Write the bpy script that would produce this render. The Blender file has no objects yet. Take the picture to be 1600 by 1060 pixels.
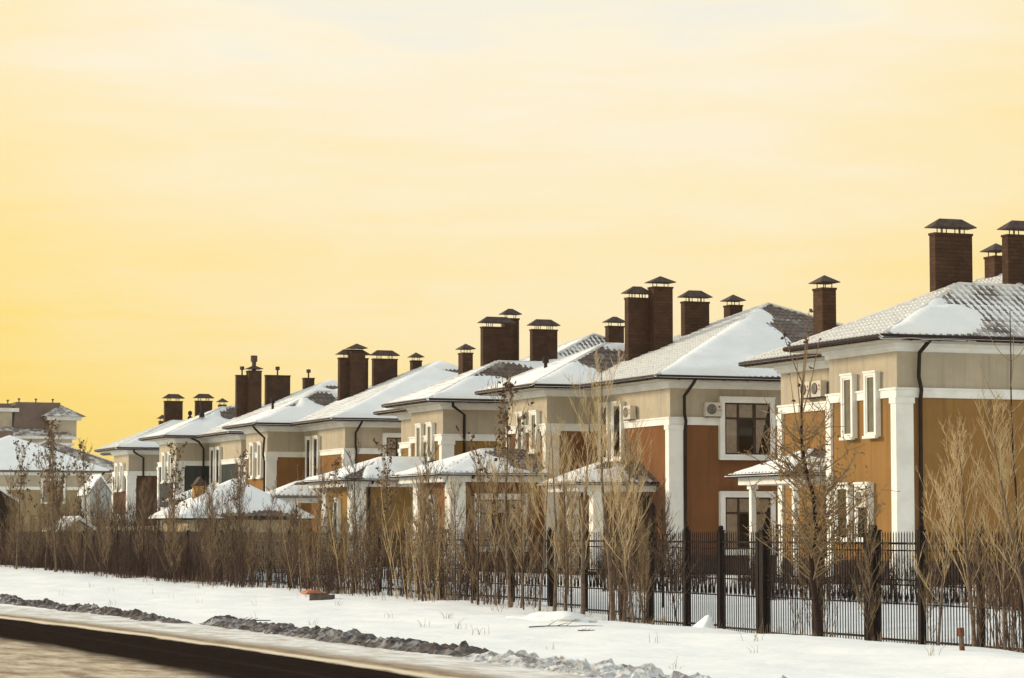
import bpy, bmesh, math, random
from mathutils import Vector, Matrix, noise
R = math.radians
random.seed(11)
S = bpy.context.scene
C = S.collection

# ------------------------------------------------------------------ camera, sky, sun, exposure
# world: +Y runs up the street, +X away from the street into the plots, Z up
FOC, VPX, YH, EYE = 4200.0, -830.0, 832.0, 2.0
TH = math.atan((800 - VPX) / FOC); PITCH = math.atan((YH - 530) / FOC)
cd = bpy.data.cameras.new('camera'); cam = bpy.data.objects.new('camera', cd); C.objects.link(cam)
cam.location = (0, 0, EYE)
cam.rotation_euler = (R(90) + PITCH, 0, -TH)
cd.sensor_width = 36.0; cd.lens = FOC / 1600 * 36.0
cd.clip_start = 0.5; cd.clip_end = 9000
S.camera = cam

SUN_ELEV = R(18)
SUN_DIR = Vector((-0.80, 0.60, 0)).normalized() * math.cos(SUN_ELEV) + Vector((0, 0, math.sin(SUN_ELEV)))
w = bpy.data.worlds.new('World'); S.world = w; w.use_nodes = True
nt = w.node_tree; nt.nodes.clear()
def wn(t, **k):
    n = nt.nodes.new(t)
    for a, b in k.items(): setattr(n, a, b)
    return n
def wl(a, b): nt.links.new(a, b)
out = wn('ShaderNodeOutputWorld'); bg = wn('ShaderNodeBackground')
sky = wn('ShaderNodeTexSky', sky_type='NISHITA', sun_disc=False)
sky.sun_elevation = SUN_ELEV; sky.sun_rotation = math.atan2(SUN_DIR.x, SUN_DIR.y)
sky.air_density = 1.2; sky.dust_density = 4.0; sky.ozone_density = 1.0
tc = wn('ShaderNodeTexCoord'); sep = wn('ShaderNodeSeparateXYZ'); wl(tc.outputs['Generated'], sep.inputs[0])
# thin high overcast: colour by elevation, streaked by stretched noise
ramp = wn('ShaderNodeValToRGB')
cr = ramp.color_ramp
cr.elements[0].position = 0.0; cr.elements[0].color = (0.92, 0.64, 0.14, 1)
cr.elements[1].position = 1.0; cr.elements[1].color = (0.62, 0.70, 0.74, 1)
for pos, col in ((0.10, (0.94, 0.67, 0.16, 1)), (0.167, (0.95, 0.71, 0.215, 1)), (0.30, (0.95, 0.76, 0.375, 1)), (0.42, (0.95, 0.805, 0.515, 1)), (0.52, (0.94, 0.85, 0.655, 1)), (0.66, (0.76, 0.785, 0.77, 1))):
    e = cr.elements.new(pos); e.color = col
mp = wn('ShaderNodeMapping'); mp.inputs['Scale'].default_value = (1.6, 1.6, 12.0)
nz = wn('ShaderNodeTexNoise'); nz.inputs['Scale'].default_value = 2.2; nz.inputs['Detail'].default_value = 6; nz.inputs['Roughness'].default_value = 0.55
wl(tc.outputs['Generated'], mp.inputs[0]); wl(mp.outputs[0], nz.inputs['Vector'])
mn = wn('ShaderNodeMath', operation='MULTIPLY_ADD'); mn.inputs[1].default_value = 0.26; mn.inputs[2].default_value = -0.13
wl(nz.outputs['Fac'], mn.inputs[0])
nz2 = wn('ShaderNodeTexNoise'); nz2.inputs['Scale'].default_value = 7.0; nz2.inputs['Detail'].default_value = 7; nz2.inputs['Roughness'].default_value = 0.6; nz2.inputs['Distortion'].default_value = 0.6
wl(mp.outputs[0], nz2.inputs['Vector'])
mn2 = wn('ShaderNodeMath', operation='MULTIPLY_ADD'); mn2.inputs[1].default_value = 0.22; mn2.inputs[2].default_value = -0.115
wl(nz2.outputs['Fac'], mn2.inputs[0])
# the low sun side of the sky is yellower: shift the ramp with azimuth
vm = wn('ShaderNodeVectorMath', operation='DOT_PRODUCT'); vm.inputs[1].default_value = (SUN_DIR.x, SUN_DIR.y, 0)
wl(tc.outputs['Generated'], vm.inputs[0])
az = wn('ShaderNodeMath', operation='MULTIPLY_ADD'); az.inputs[1].default_value = -0.13; az.inputs[2].default_value = 0.025
wl(vm.outputs['Value'], az.inputs[0])
# elevation remapped with a square root so the low sky keeps its gradient
zc = wn('ShaderNodeMath', operation='MAXIMUM'); zc.inputs[1].default_value = 0.0; wl(sep.outputs['Z'], zc.inputs[0])
zr = wn('ShaderNodeMath', operation='POWER'); zr.inputs[1].default_value = 0.62; wl(zc.outputs[0], zr.inputs[0])
a1 = wn('ShaderNodeMath', operation='ADD'); wl(zr.outputs[0], a1.inputs[0]); wl(mn.outputs[0], a1.inputs[1])
a2 = wn('ShaderNodeMath', operation='ADD'); wl(a1.outputs[0], a2.inputs[0]); wl(az.outputs[0], a2.inputs[1])
# a broad bright veil of thin cloud high over the row
VEIL = (math.sin(TH - R(0.6)) * math.cos(R(11.5)), math.cos(TH - R(0.6)) * math.cos(R(11.5)), math.sin(R(11.5)))
vv_ = wn('ShaderNodeVectorMath', operation='DOT_PRODUCT'); vv_.inputs[1].default_value = VEIL; wl(tc.outputs['Generated'], vv_.inputs[0])
vr = wn('ShaderNodeMapRange', interpolation_type='SMOOTHSTEP'); vr.inputs['From Min'].default_value = math.cos(R(14)); vr.inputs['From Max'].default_value = 1.0; vr.inputs['To Max'].default_value = 0.18
wl(vv_.outputs['Value'], vr.inputs['Value'])
a4 = wn('ShaderNodeMath', operation='ADD'); wl(a2.outputs[0], a4.inputs[0]); wl(mn2.outputs[0], a4.inputs[1])
a3 = wn('ShaderNodeMath', operation='ADD'); wl(a4.outputs[0], a3.inputs[0]); wl(vr.outputs['Result'], a3.inputs[1])
wl(a3.outputs[0], ramp.inputs['Fac'])
sc = wn('ShaderNodeVectorMath', operation='SCALE'); sc.inputs['Scale'].default_value = 0.06; wl(sky.outputs[0], sc.inputs[0])
mix = wn('ShaderNodeMix', data_type='RGBA'); mix.inputs['Factor'].default_value = 0.90
wl(sc.outputs[0], mix.inputs['A']); wl(ramp.outputs['Color'], mix.inputs['B'])
wl(mix.outputs['Result'], bg.inputs['Color']); bg.inputs['Strength'].default_value = 0.95
wl(bg.outputs[0], out.inputs[0])

sd = bpy.data.lights.new('sun', 'SUN'); sun = bpy.data.objects.new('sun', sd); C.objects.link(sun)
sd.energy = 2.5; sd.angle = R(10); sd.color = (1.0, 0.86, 0.66)
sun.rotation_euler = (-SUN_DIR).to_track_quat('-Z', 'Y').to_euler()
S.view_settings.view_transform = 'Standard'; S.view_settings.look = 'None'
S.view_settings.exposure = 0.28; S.view_settings.gamma = 1.0; S.view_settings.use_curve_mapping = False
S.render.engine = 'CYCLES'; S.cycles.max_bounces = 6; S.cycles.transparent_max_bounces = 12
S.cycles.use_denoising = True

# ------------------------------------------------------------------ materials
M = {}
def nodes(name):
    m = bpy.data.materials.new(name); m.use_nodes = True
    t = m.node_tree; b = t.nodes['Principled BSDF']; M[name] = m
    return m, t, b
def nd(t, typ, **k):
    n = t.nodes.new(typ)
    for a, b in k.items(): setattr(n, a, b)
    return n
def tex(t, scale, detail=4, rough=.6, src='Object', map_scale=None):
    c = nd(t, 'ShaderNodeTexCoord'); n = nd(t, 'ShaderNodeTexNoise')
    n.inputs['Scale'].default_value = scale; n.inputs['Detail'].default_value = detail; n.inputs['Roughness'].default_value = rough
    if map_scale:
        mpn = nd(t, 'ShaderNodeMapping'); mpn.inputs['Scale'].default_value = map_scale
        t.links.new(c.outputs[src], mpn.inputs[0]); t.links.new(mpn.outputs[0], n.inputs['Vector'])
    else: t.links.new(c.outputs[src], n.inputs['Vector'])
    return n.outputs['Fac']
def mixc(t, fac, a, b):
    n = nd(t, 'ShaderNodeMix', data_type='RGBA')
    if hasattr(fac, 'links'): t.links.new(fac, n.inputs['Factor'])
    else: n.inputs['Factor'].default_value = fac
    for k, v in (('A', a), ('B', b)):
        if hasattr(v, 'links'): t.links.new(v, n.inputs[k])
        else: n.inputs[k].default_value = (*v, 1)
    return n.outputs['Result']
def rampf(t, src, lo, hi):
    n = nd(t, 'ShaderNodeMapRange', interpolation_type='SMOOTHSTEP'); n.inputs['From Min'].default_value = lo; n.inputs['From Max'].default_value = hi
    t.links.new(src, n.inputs['Value']); return n.outputs['Result']
def bump(t, b, src, strength, dist):
    n = nd(t, 'ShaderNodeBump'); n.inputs['Strength'].default_value = strength; n.inputs['Distance'].default_value = dist
    t.links.new(src, n.inputs['Height']); t.links.new(n.outputs[0], b.inputs['Normal'])
def mat(name, c1, c2=None, scale=3, rough=.8, bscale=40, bstr=.3, bdist=.01, metallic=0, map_scale=None):
    m, t, b = nodes(name)
    c2 = c2 or tuple(v * .75 for v in c1)
    f = rampf(t, tex(t, scale, 5, .6, map_scale=map_scale), .35, .68)
    t.links.new(mixc(t, f, c1, c2), b.inputs['Base Color'])
    b.inputs['Roughness'].default_value = rough; b.inputs['Metallic'].default_value = metallic; b.inputs['Specular IOR Level'].default_value = .15
    if bstr: bump(t, b, tex(t, bscale, 3), bstr, bdist)
    return m
def stucco(name, c):
    # rendered wall: grain, broad patches, rain streaks running down, small repairs, splash dirt specks
    m, t, b = nodes(name)
    f1 = rampf(t, tex(t, .55, 7, .68), .32, .70)
    f2 = rampf(t, tex(t, 1.0, 5, .65, map_scale=(4, 4, .22)), .46, .72)
    f4 = rampf(t, tex(t, 2.3, 8, .75), .60, .74)
    c1 = mixc(t, f1, tuple(v * 1.06 for v in c), tuple(v * .80 for v in c))
    g = sum(c) / 3
    c2 = mixc(t, f2, c1, tuple(v * .58 + g * .12 for v in c))
    c3 = mixc(t, f4, c2, tuple(v * .74 + g * .10 for v in c))
    f3 = rampf(t, tex(t, 60, 2), .3, .7)
    t.links.new(mixc(t, f3, c3, mixc(t, .5, c3, tuple(v * .82 for v in c))), b.inputs['Base Color'])
    b.inputs['Roughness'].default_value = .9; b.inputs['Specular IOR Level'].default_value = .12
    bump(t, b, tex(t, 45, 3), .5, .012)
    return m
stucco('beige_stucco', (.51, .45, .355))
stucco('orange_stucco', (.30, .165, .055))
stucco('brown_stucco', (.215, .096, .039))
stucco('ochre_stucco', (.30, .178, .050))
stucco('amber_stucco', (.275, .140, .047))
stucco('green_stucco', (.052, .060, .058))
stucco('rust_stucco', (.105, .046, .030))
stucco('dull_ochre', (.34, .26, .14))
stucco('white_stucco', (.80, .80, .77))
stucco('cream_stucco', (.58, .50, .34))
mat('white_paint', (.82, .83, .81), (.71, .715, .685), 1.3, .6, 60, .15)
mat('plinth_stone', (.085, .062, .05), (.05, .036, .032), 4, .85, 12, .6, .03)
mat('soffit', (.60, .55, .46), None, 2, .7)
mat('gutter_metal', (.032, .018, .015), (.022, .012, .011), 3, .6, 30, .1)
mat('fence_metal', (.011, .0068, .0062), (.021, .013, .011), 6, .75, 60, .25)
mat('cap_metal', (.062, .038, .03), (.10, .07, .058), 5, .65, 20, .2)
mat('ac_white', (.62, .58, .50), (.5, .47, .41), 3, .5, 30, .1)
mat('ac_dark', (.05, .05, .05), None, 3, .5)
mat('sash_brown', (.06, .038, .028), None, 5, .5)
mat('red_print', (.45, .08, .04), None, 5, .5)
mat('curtain', (.74, .69, .62), (.60, .54, .47), 6, .9)
mat('interior_dark', (.03, .024, .02), None, 2, .9)  # unlit-room shade put into the colour, for window openings
mat('bark_grey', (.20, .148, .108), (.10, .07, .054), 9, .9, 40, .5)
mat('bark_dark', (.045, .027, .022), (.028, .018, .015), 9, .9, 40, .5)
mat('twig_gold', (.58, .45, .26), (.38, .275, .15), 5, .75, 40, .2)
mat('twig_tan', (.31, .222, .125), (.17, .115, .07), 5, .8, 40, .2)
mat('twig_brown', (.085, .052, .040), (.05, .031, .026), 5, .85, 40, .2)
mat('twig_mid', (.155, .102, .066), (.09, .058, .042), 5, .85, 40, .2)
mat('dry_leaf', (.085, .048, .032), (.15, .085, .045), 14, .85, 40, .2)
mat('seed_tan', (.33, .22, .10), (.22, .14, .065), 14, .85, 40, .2)
mat('needle', (.085, .062, .045), (.05, .04, .032), 8, .8, 40, .2)
mat('concrete', (.14, .105, .09), (.09, .07, .06), 8, .9, 40, .4)
mat('old_plank', (.20, .13, .085), (.12, .08, .055), 4, .85, 30, .4)
mat('red_wood', (.16, .06, .035), None, 6, .8)
mat('orange_plastic', (.55, .20, .11), None, 6, .6)
mat('panel_brown', (.030, .017, .016), (.055, .034, .031), 2, .7, 20, .3, map_scale=(1, 1, .2))
mat('yellow_brick', (.48, .29, .095), (.34, .19, .06), 3, .85, 30, .4)
mat('mortar', (.10, .07, .05), None, 5, .9)
mat('shed_grey', (.36, .40, .42), None, 3, .6)
mat('block_wall', (.47, .41, .31), (.38, .33, .25), .6, .9)  # distance haze lightened into the wall colour
mat('mansard', (.155, .105, .085), (.12, .08, .066), .8, .7)  # brown lifted in the colour itself for far-off haze

def snow_mat(name, c, c2, bs=.6, fine=9.0):
    m, t, b = nodes(name)
    f = rampf(t, tex(t, .7, 6, .6), .35, .7)
    t.links.new(mixc(t, f, c, c2), b.inputs['Base Color'])
    b.inputs['Roughness'].default_value = .65
    b.inputs['Specular IOR Level'].default_value = .25
    bump(t, b, tex(t, fine, 8, .6), bs, .05)
    return m
snow_mat('snow', (.90, .915, .91), (.84, .865, .87))
snow_mat('ground_snow_mat', (.90, .91, .90), (.83, .85, .85), .55, 3.5)

def tile_mat(name, frost):
    # profiled roof tile, brown, with wind-packed frost of its own patchy outline
    m, t, b = nodes(name)
    f = rampf(t, tex(t, .9, 7, .62), .66 - frost * .55, .92 - frost * .5)
    g = rampf(t, tex(t, 6, 5, .7), .2, .85)
    mx = nd(t, 'ShaderNodeMath', operation='MULTIPLY'); t.links.new(f, mx.inputs[0]); t.links.new(rampf(t, g, -.35, .5), mx.inputs[1])
    base = mixc(t, rampf(t, tex(t, 3, 5), .3, .7), (.15, .115, .092), (.085, .058, .046))
    t.links.new(mixc(t, mx.outputs[0], base, (.70, .685, .65)), b.inputs['Base Color'])
    b.inputs['Roughness'].default_value = .6
    bump(t, b, tex(t, 30, 4), .35, .01)
    return m
tile_mat('tile_bare', .22); tile_mat('tile_half', .48); tile_mat('tile_frost', 1.0)

def chimney_mat(name):
    m, t, b = nodes(name)
    c = nd(t, 'ShaderNodeTexCoord'); br = nd(t, 'ShaderNodeTexBrick')
    # courses run round the shaft: use (x+y, z)
    sp = nd(t, 'ShaderNodeSeparateXYZ'); cb = nd(t, 'ShaderNodeCombineXYZ'); ad = nd(t, 'ShaderNodeMath', operation='ADD')
    t.links.new(c.outputs['Object'], sp.inputs[0]); t.links.new(sp.outputs['X'], ad.inputs[0]); t.links.new(sp.outputs['Y'], ad.inputs[1])
    t.links.new(ad.outputs[0], cb.inputs['X']); t.links.new(sp.outputs['Z'], cb.inputs['Y']); t.links.new(cb.outputs[0], br.inputs['Vector'])
    br.inputs['Scale'].default_value = 1; br.inputs['Brick Width'].default_value = .30; br.inputs['Row Height'].default_value = .125
    br.inputs['Mortar Size'].default_value = .009; br.inputs['Mortar Smooth'].default_value = .3; br.inputs['Bias'].default_value = -.1
    br.inputs['Color1'].default_value = (.085, .044, .025, 1); br.inputs['Color2'].default_value = (.062, .032, .02, 1); br.inputs['Mortar'].default_value = (.05, .028, .019, 1)
    f = rampf(t, tex(t, 2.2, 5), .35, .7)
    dk = nd(t, 'ShaderNodeMix', data_type='RGBA', blend_type='MULTIPLY'); t.links.new(f, dk.inputs['Factor']); t.links.new(br.outputs['Color'], dk.inputs['A']); dk.inputs['B'].default_value = (.72, .70, .70, 1)
    t.links.new(dk.outputs['Result'], b.inputs['Base Color']); b.inputs['Roughness'].default_value = .85; b.inputs['Specular IOR Level'].default_value = .15
    iv = nd(t, 'ShaderNodeMath', operation='SUBTRACT'); iv.inputs[0].default_value = 1; t.links.new(br.outputs['Fac'], iv.inputs[1])
    bump(t, b, iv.outputs[0], .8, .02)
chimney_mat('chimney_shingle')

def glass_mat():
    m, t, b = nodes('glass')
    gl = nd(t, 'ShaderNodeBsdfGlossy'); gl.inputs['Roughness'].default_value = .05; gl.inputs['Color'].default_value = (.9, .9, .9, 1)
    tr = nd(t, 'ShaderNodeBsdfTransparent'); tr.inputs['Color'].default_value = (.90, .88, .86, 1)
    fr = nd(t, 'ShaderNodeFresnel'); fr.inputs['IOR'].default_value = 1.55
    mx = nd(t, 'ShaderNodeMixShader'); t.links.new(fr.outputs[0], mx.inputs[0]); t.links.new(tr.outputs[0], mx.inputs[1]); t.links.new(gl.outputs[0], mx.inputs[2])
    t.links.new(mx.outputs[0], t.nodes['Material Output'].inputs[0])
glass_mat()

def bank_mat():
    m, t, b = nodes('dirty_snow')
    geo = nd(t, 'ShaderNodeNewGeometry')
    f = rampf(t, tex(t, 3.5, 9, .68), .46, .60)
    g = rampf(t, tex(t, .5, 3), .35, .7)
    dirt = mixc(t, rampf(t, tex(t, 9, 6), .3, .7), (.055, .038, .034), (.13, .10, .092))
    c = mixc(t, f, dirt, (.55, .56, .56))
    t.links.new(mixc(t, g, c, dirt), b.inputs['Base Color'])
    b.inputs['Roughness'].default_value = .8
    bump(t, b, tex(t, 14, 8, .7), 1.0, .08)
bank_mat()
def bank_mat2():
    m, t, b = nodes('greyed_snow')
    f = rampf(t, tex(t, 2.6, 9, .68), .40, .66)
    t.links.new(mixc(t, f, (.78, .81, .82), (.27, .235, .22)), b.inputs['Base Color'])
    b.inputs['Roughness'].default_value = .8
    bump(t, b, tex(t, 14, 8, .7), .9, .07)
bank_mat2()

def road_mat():
    # wet asphalt lane, icy edge strip and dirty packed snow, bounded by noisy lines that follow the road
    m, t, b = nodes('road_surface')
    c = nd(t, 'ShaderNodeTexCoord'); sp = nd(t, 'ShaderNodeSeparateXYZ'); t.links.new(c.outputs['Object'], sp.inputs[0])
    def math_(op, a, bb):
        n = nd(t, 'ShaderNodeMath', operation=op)
        for i, v in enumerate((a, bb)):
            if hasattr(v, 'links'): t.links.new(v, n.inputs[i])
            else: n.inputs[i].default_value = v
        return n.outputs[0]
    y0 = math_('MAXIMUM', math_('SUBTRACT', sp.outputs['Y'], 38.0), 0.0)
    x = math_('ADD', sp.outputs['X'], math_('MULTIPLY', math_('MULTIPLY', y0, y0), .00125))
    wob = math_('MULTIPLY', math_('SUBTRACT', tex(t, 1.0, 7, .68, map_scale=(1.6, .30, 1)), .5), .75)
    x = math_('ADD', x, wob)
    fine = tex(t, 5, 6, .65, map_scale=(1, .25, 1))
    asph = mixc(t, rampf(t, fine, .3, .7), (.008, .0036, .0027), (.017, .0085, .0062))
    # wheel tracks lightened by salt
    tr = rampf(t, tex(t, 1, 4, .6, map_scale=(3.2, .05, 1)), .50, .72)
    asph = mixc(t, math_('MULTIPLY', tr, .55), asph, (.036, .022, .016))
    packed = mixc(t, rampf(t, tex(t, 1.9, 9, .72, map_scale=(1, .35, 1)), .34, .66), (.66, .56, .42), (.27, .195, .125))
    dirt = mixc(t, rampf(t, fine, .25, .75), (.40, .31, .205), (.20, .14, .09))
    snow = mixc(t, rampf(t, tex(t, 2.2, 8, .65, map_scale=(1, .4, 1)), .38, .66), (.80, .80, .77), (.52, .47, .40))
    ice = (.74, .60, .40)  # yellow of the reflected sky is painted into the ice colour
    def step(v, at, wdt): return rampf(t, v, at - wdt, at + wdt)
    col = mixc(t, step(x, 9.58, .42), packed, asph)
    col = mixc(t, step(x, 12.42, .12), col, ice)
    col = mixc(t, step(x, 12.76, .18), col, dirt)
    col = mixc(t, step(x, 13.35, .45), col, snow)
    t.links.new(col, b.inputs['Base Color'])
    inside = math_('MULTIPLY', step(x, 12.40, .06), math_('SUBTRACT', 1.0, step(x, 12.78, .08)))
    t.links.new(math_('SUBTRACT', .9, math_('MULTIPLY', inside, .55)), b.inputs['Roughness'])
    t.links.new(math_('ADD', .01, math_('MULTIPLY', inside, .5)), b.inputs['Specular IOR Level'])
    bump(t, b, tex(t, 6, 8, .7), .5, .03)
road_mat()

HAZE = 0.0001
# ------------------------------------------------------------------ mesh helpers
class MB:
    def __init__(s): s.v = []; s.f = []
    def add(s, vs, fs):
        o = len(s.v); s.v += [tuple(v) for v in vs]; s.f += [tuple(i + o for i in f) for f in fs]; return s
    def box(s, a, b):
        (x0, y0, z0), (x1, y1, z1) = [min(a[i], b[i]) for i in range(3)], [max(a[i], b[i]) for i in range(3)]
        return s.add([(x0, y0, z0), (x1, y0, z0), (x1, y1, z0), (x0, y1, z0), (x0, y0, z1), (x1, y0, z1), (x1, y1, z1), (x0, y1, z1)],
                     [(0, 3, 2, 1), (4, 5, 6, 7), (0, 1, 5, 4), (1, 2, 6, 5), (2, 3, 7, 6), (3, 0, 4, 7)])
    def prism(s, pts, z0, z1):
        n = len(pts)
        return s.add([(x, y, z0) for x, y in pts] + [(x, y, z1) for x, y in pts],
                     [tuple(range(n))[::-1], tuple(range(n, 2 * n))] + [(i, (i + 1) % n, n + (i + 1) % n, n + i) for i in range(n)])
    def tube(s, path, rad, n=6, caps=True):
        path = [Vector(p) for p in path]; rs = rad if isinstance(rad, (list, tuple)) else [rad] * len(path)
        o = len(s.v); prev = None
        for i, p in enumerate(path):
            d = (path[min(i + 1, len(path) - 1)] - path[max(i - 1, 0)])
            d = d.normalized() if d.length > 1e-9 else Vector((0, 0, 1))
            a = prev if prev is not None else (Vector((1, 0, 0)) if abs(d.x) < .9 else Vector((0, 1, 0)))
            a = (a - d * a.dot(d)).normalized(); prev = a; bb = d.cross(a)
            for k in range(n):
                an = 2 * math.pi * k / n
                s.v.append(tuple(p + (a * math.cos(an) + bb * math.sin(an)) * rs[i]))
        for i in range(len(path) - 1):
            for k in range(n):
                s.f.append((o + i * n + k, o + i * n + (k + 1) % n, o + (i + 1) * n + (k + 1) % n, o + (i + 1) * n + k))
        if caps and n > 2:
            s.f.append(tuple(o + k for k in range(n))[::-1]); e = o + (len(path) - 1) * n; s.f.append(tuple(e + k for k in range(n)))
        return s
    def lathe(s, prof, n=10, at=(0, 0, 0)):
        o = len(s.v)
        for r, z in prof:
            for k in range(n):
                an = 2 * math.pi * k / n; s.v.append((at[0] + r * math.cos(an), at[1] + r * math.sin(an), at[2] + z))
        for i in range(len(prof) - 1):
            for k in range(n): s.f.append((o + i * n + k, o + i * n + (k + 1) % n, o + (i + 1) * n + (k + 1) % n, o + (i + 1) * n + k))
        return s
    def mesh(s, name, smooth=False, fix=True):
        me = bpy.data.meshes.new(name); me.from_pydata(s.v, [], s.f)
        if fix:
            bm = bmesh.new(); bm.from_mesh(me); bmesh.ops.recalc_face_normals(bm, faces=bm.faces); bm.to_mesh(me); bm.free()
        if smooth: me.polygons.foreach_set('use_smooth', [True] * len(me.polygons))
        return me
    def obj(s, name, m, parent=None, smooth=False, fix=True): return link(name, s.mesh(name, smooth, fix), m, parent)
def link(name, me, m, parent=None):
    o = bpy.data.objects.new(name, me); C.objects.link(o)
    if m and len(me.materials) == 0: me.materials.append(M[m])
    elif m and me.materials[0] != M[m]:
        o.material_slots[0].link = 'OBJECT'; o.material_slots[0].material = M[m]
    if parent: o.parent = parent
    return o
def tag(o, label=None, cat=None, group=None, kind=None):
    if label: o['label'] = label
    if cat: o['category'] = cat
    if group: o['group'] = group
    if kind: o['kind'] = kind
    return o
def empty(name, loc=(0, 0, 0), rz=0):
    o = bpy.data.objects.new(name, None); C.objects.link(o); o.location = loc; o.rotation_euler = (0, 0, rz); o.empty_display_size = .2
    return o
def fbm(x, y, z=0.0, oct=4):
    return noise.fractal(Vector((x, y, z)), 1.0, 2.0, oct)
def sstep(a, b, x):
    t = min(1, max(0, (x - a) / (b - a))); return t * t * (3 - 2 * t)

# ------------------------------------------------------------------ ground, road, snow banks
FEET = [(18.2 + .055 * (i * .68) + (.13 if i % 2 else -.13) + .3 * math.sin(i * .21), 34 + i * .68) for i in range(50)]
def ground_z(x, y):
    z = 0.0
    # verge in front of the fence, with a dip beneath the near fence
    near = 1 - sstep(57, 68, y)
    z += near * (.10 * math.exp(-((x - 21.5) / 1.6) ** 2) - .27 * math.exp(-((x - 26.6) / 1.8) ** 2))
    z += (1 - near) * .10 * sstep(20, 26, x)
    z += sstep(90, 135, y) * .16 * sstep(15, 24, x)
    z += .32 * sstep(28.5, 36, x)
    if x > 15.5:
        k = min(1, (x - 15.5) / 1.5)
        z += k * (.085 * fbm(x * .30, y * .20, 3) + .035 * fbm(x * 1.3 + y * .4, y * .55, 9) + .014 * abs(fbm(x * 3.1, y * 2.2, 5, 2)))
        if y < 75: z -= .05 * k * sum(math.exp(-(((x - fx) / .15) ** 2 + ((y - fy) / .2) ** 2)) for fx, fy in FEET if abs(x - fx) < .6 and abs(y - fy) < .8)
    return z
def axis(dense, step, far, grow=1.35):
    a = [dense[0] + i * step for i in range(int((dense[1] - dense[0]) / step) + 1)]
    st = step; v = a[-1]
    while v < far[1]: st *= grow; v += st; a.append(v)
    st = step; v = a[0]
    while v > far[0]: st *= grow; v -= st; a.insert(0, v)
    return a
xs = axis((13, 36), .2, (-2500, 2500)); ys = axis((26, 130), .25, (-300, 3500))
mb = MB()
for y in ys:
    for x in xs: mb.v.append((x, y, ground_z(x, y) if 10 < x < 400 and 0 < y < 900 else 0.0))
nx = len(xs)
mb.f = [(j * nx + i, j * nx + i + 1, (j + 1) * nx + i + 1, (j + 1) * nx + i) for j in range(len(ys) - 1) for i in range(nx - 1)]
tag(mb.obj('ground', 'ground_snow_mat', smooth=True, fix=False), kind='structure')
mb = MB(); n = 90
for i in range(n + 1):
    y = -30 + i * 4.0
    for x in (-6, 0, 6, 10, 12, 14, 15.3): mb.v.append((x - .00125 * max(0, min(y, 140) - 38) ** 2, y, .006))
mb.f = [(j * 7 + i, j * 7 + i + 1, (j + 1) * 7 + i + 1, (j + 1) * 7 + i) for j in range(n) for i in range(6)]
tag(mb.obj('road', 'road_surface', fix=False), kind='structure')

def bank(y0, y1, xc, hgt, wid, seed, m, label, taper=2.0):
    mb = MB(); st = .07; nx = int(wid * 2 / st) + 1; ny = int((y1 - y0) / .09) + 1
    for j in range(ny):
        y = y0 + j * .09; e = sstep(0, taper, y - y0) * sstep(0, taper, y1 - y)
        h = hgt * (.62 + .75 * fbm(y * .55, seed, 0, 3) + .5 * fbm(y * 2.1, seed, 4, 2)); h = max(.05, h)
        cx = xc(y) + .22 * fbm(y * .3, seed + 7)
        for i in range(nx):
            u = (i / (nx - 1) - .5) * 2; x = cx + u * wid
            g = max(0, 1 - u * u) ** 1.3
            z = g * h * e
            z += g ** .5 * e * (.10 * fbm(x * 2.6, y * 2.6, seed) + .12 * abs(fbm(x * 5, y * 5, seed + 3)) + .05 * fbm(x * 13, y * 13, seed + 8, 2) - .03)
            mb.v.append((x, y, ground_z(x, y) + z - .03 * (1 - g)))
    mb.f = [(j * nx + i, j * nx + i + 1, (j + 1) * nx + i + 1, (j + 1) * nx + i) for j in range(ny - 1) for i in range(nx - 1)]
    o = mb.obj('snow_bank', m, fix=False); tag(o, label, 'snow bank', kind='stuff'); return o
bank(57.5, 86, lambda y: 14.75 - .0009 * max(0, y - 60) ** 2, .14, .48, 1.3, 'dirty_snow', 'dirty brown ploughed snow ridge along the far stretch of road')
bank(40, 58.5, lambda y: 15.35 - .012 * (57 - y), .17, .58, 5.1, 'dirty_snow', 'dark dirty ploughed snow ridge along the middle of the road')
bank(24, 41.5, lambda y: 15.25, .10, .75, 8.6, 'greyed_snow', 'greyish white ploughed snow lumps at the near road edge')

# ------------------------------------------------------------------ villas
L, BP, BD, DEP, EZ, OV = 11.5, 7.25, -2.0, 14.6, 7.75, .95
APEX = (6.4, 7.3, 11.2); BR = (9.375, 1.4, 3.6, 9.62)
TX = .24; TV = .36

def relief(u, v):
    r = (v / TV) % 1.0
    return .026 * math.cos(2 * math.pi * u / TX) + .030 * (1 - r)

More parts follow.
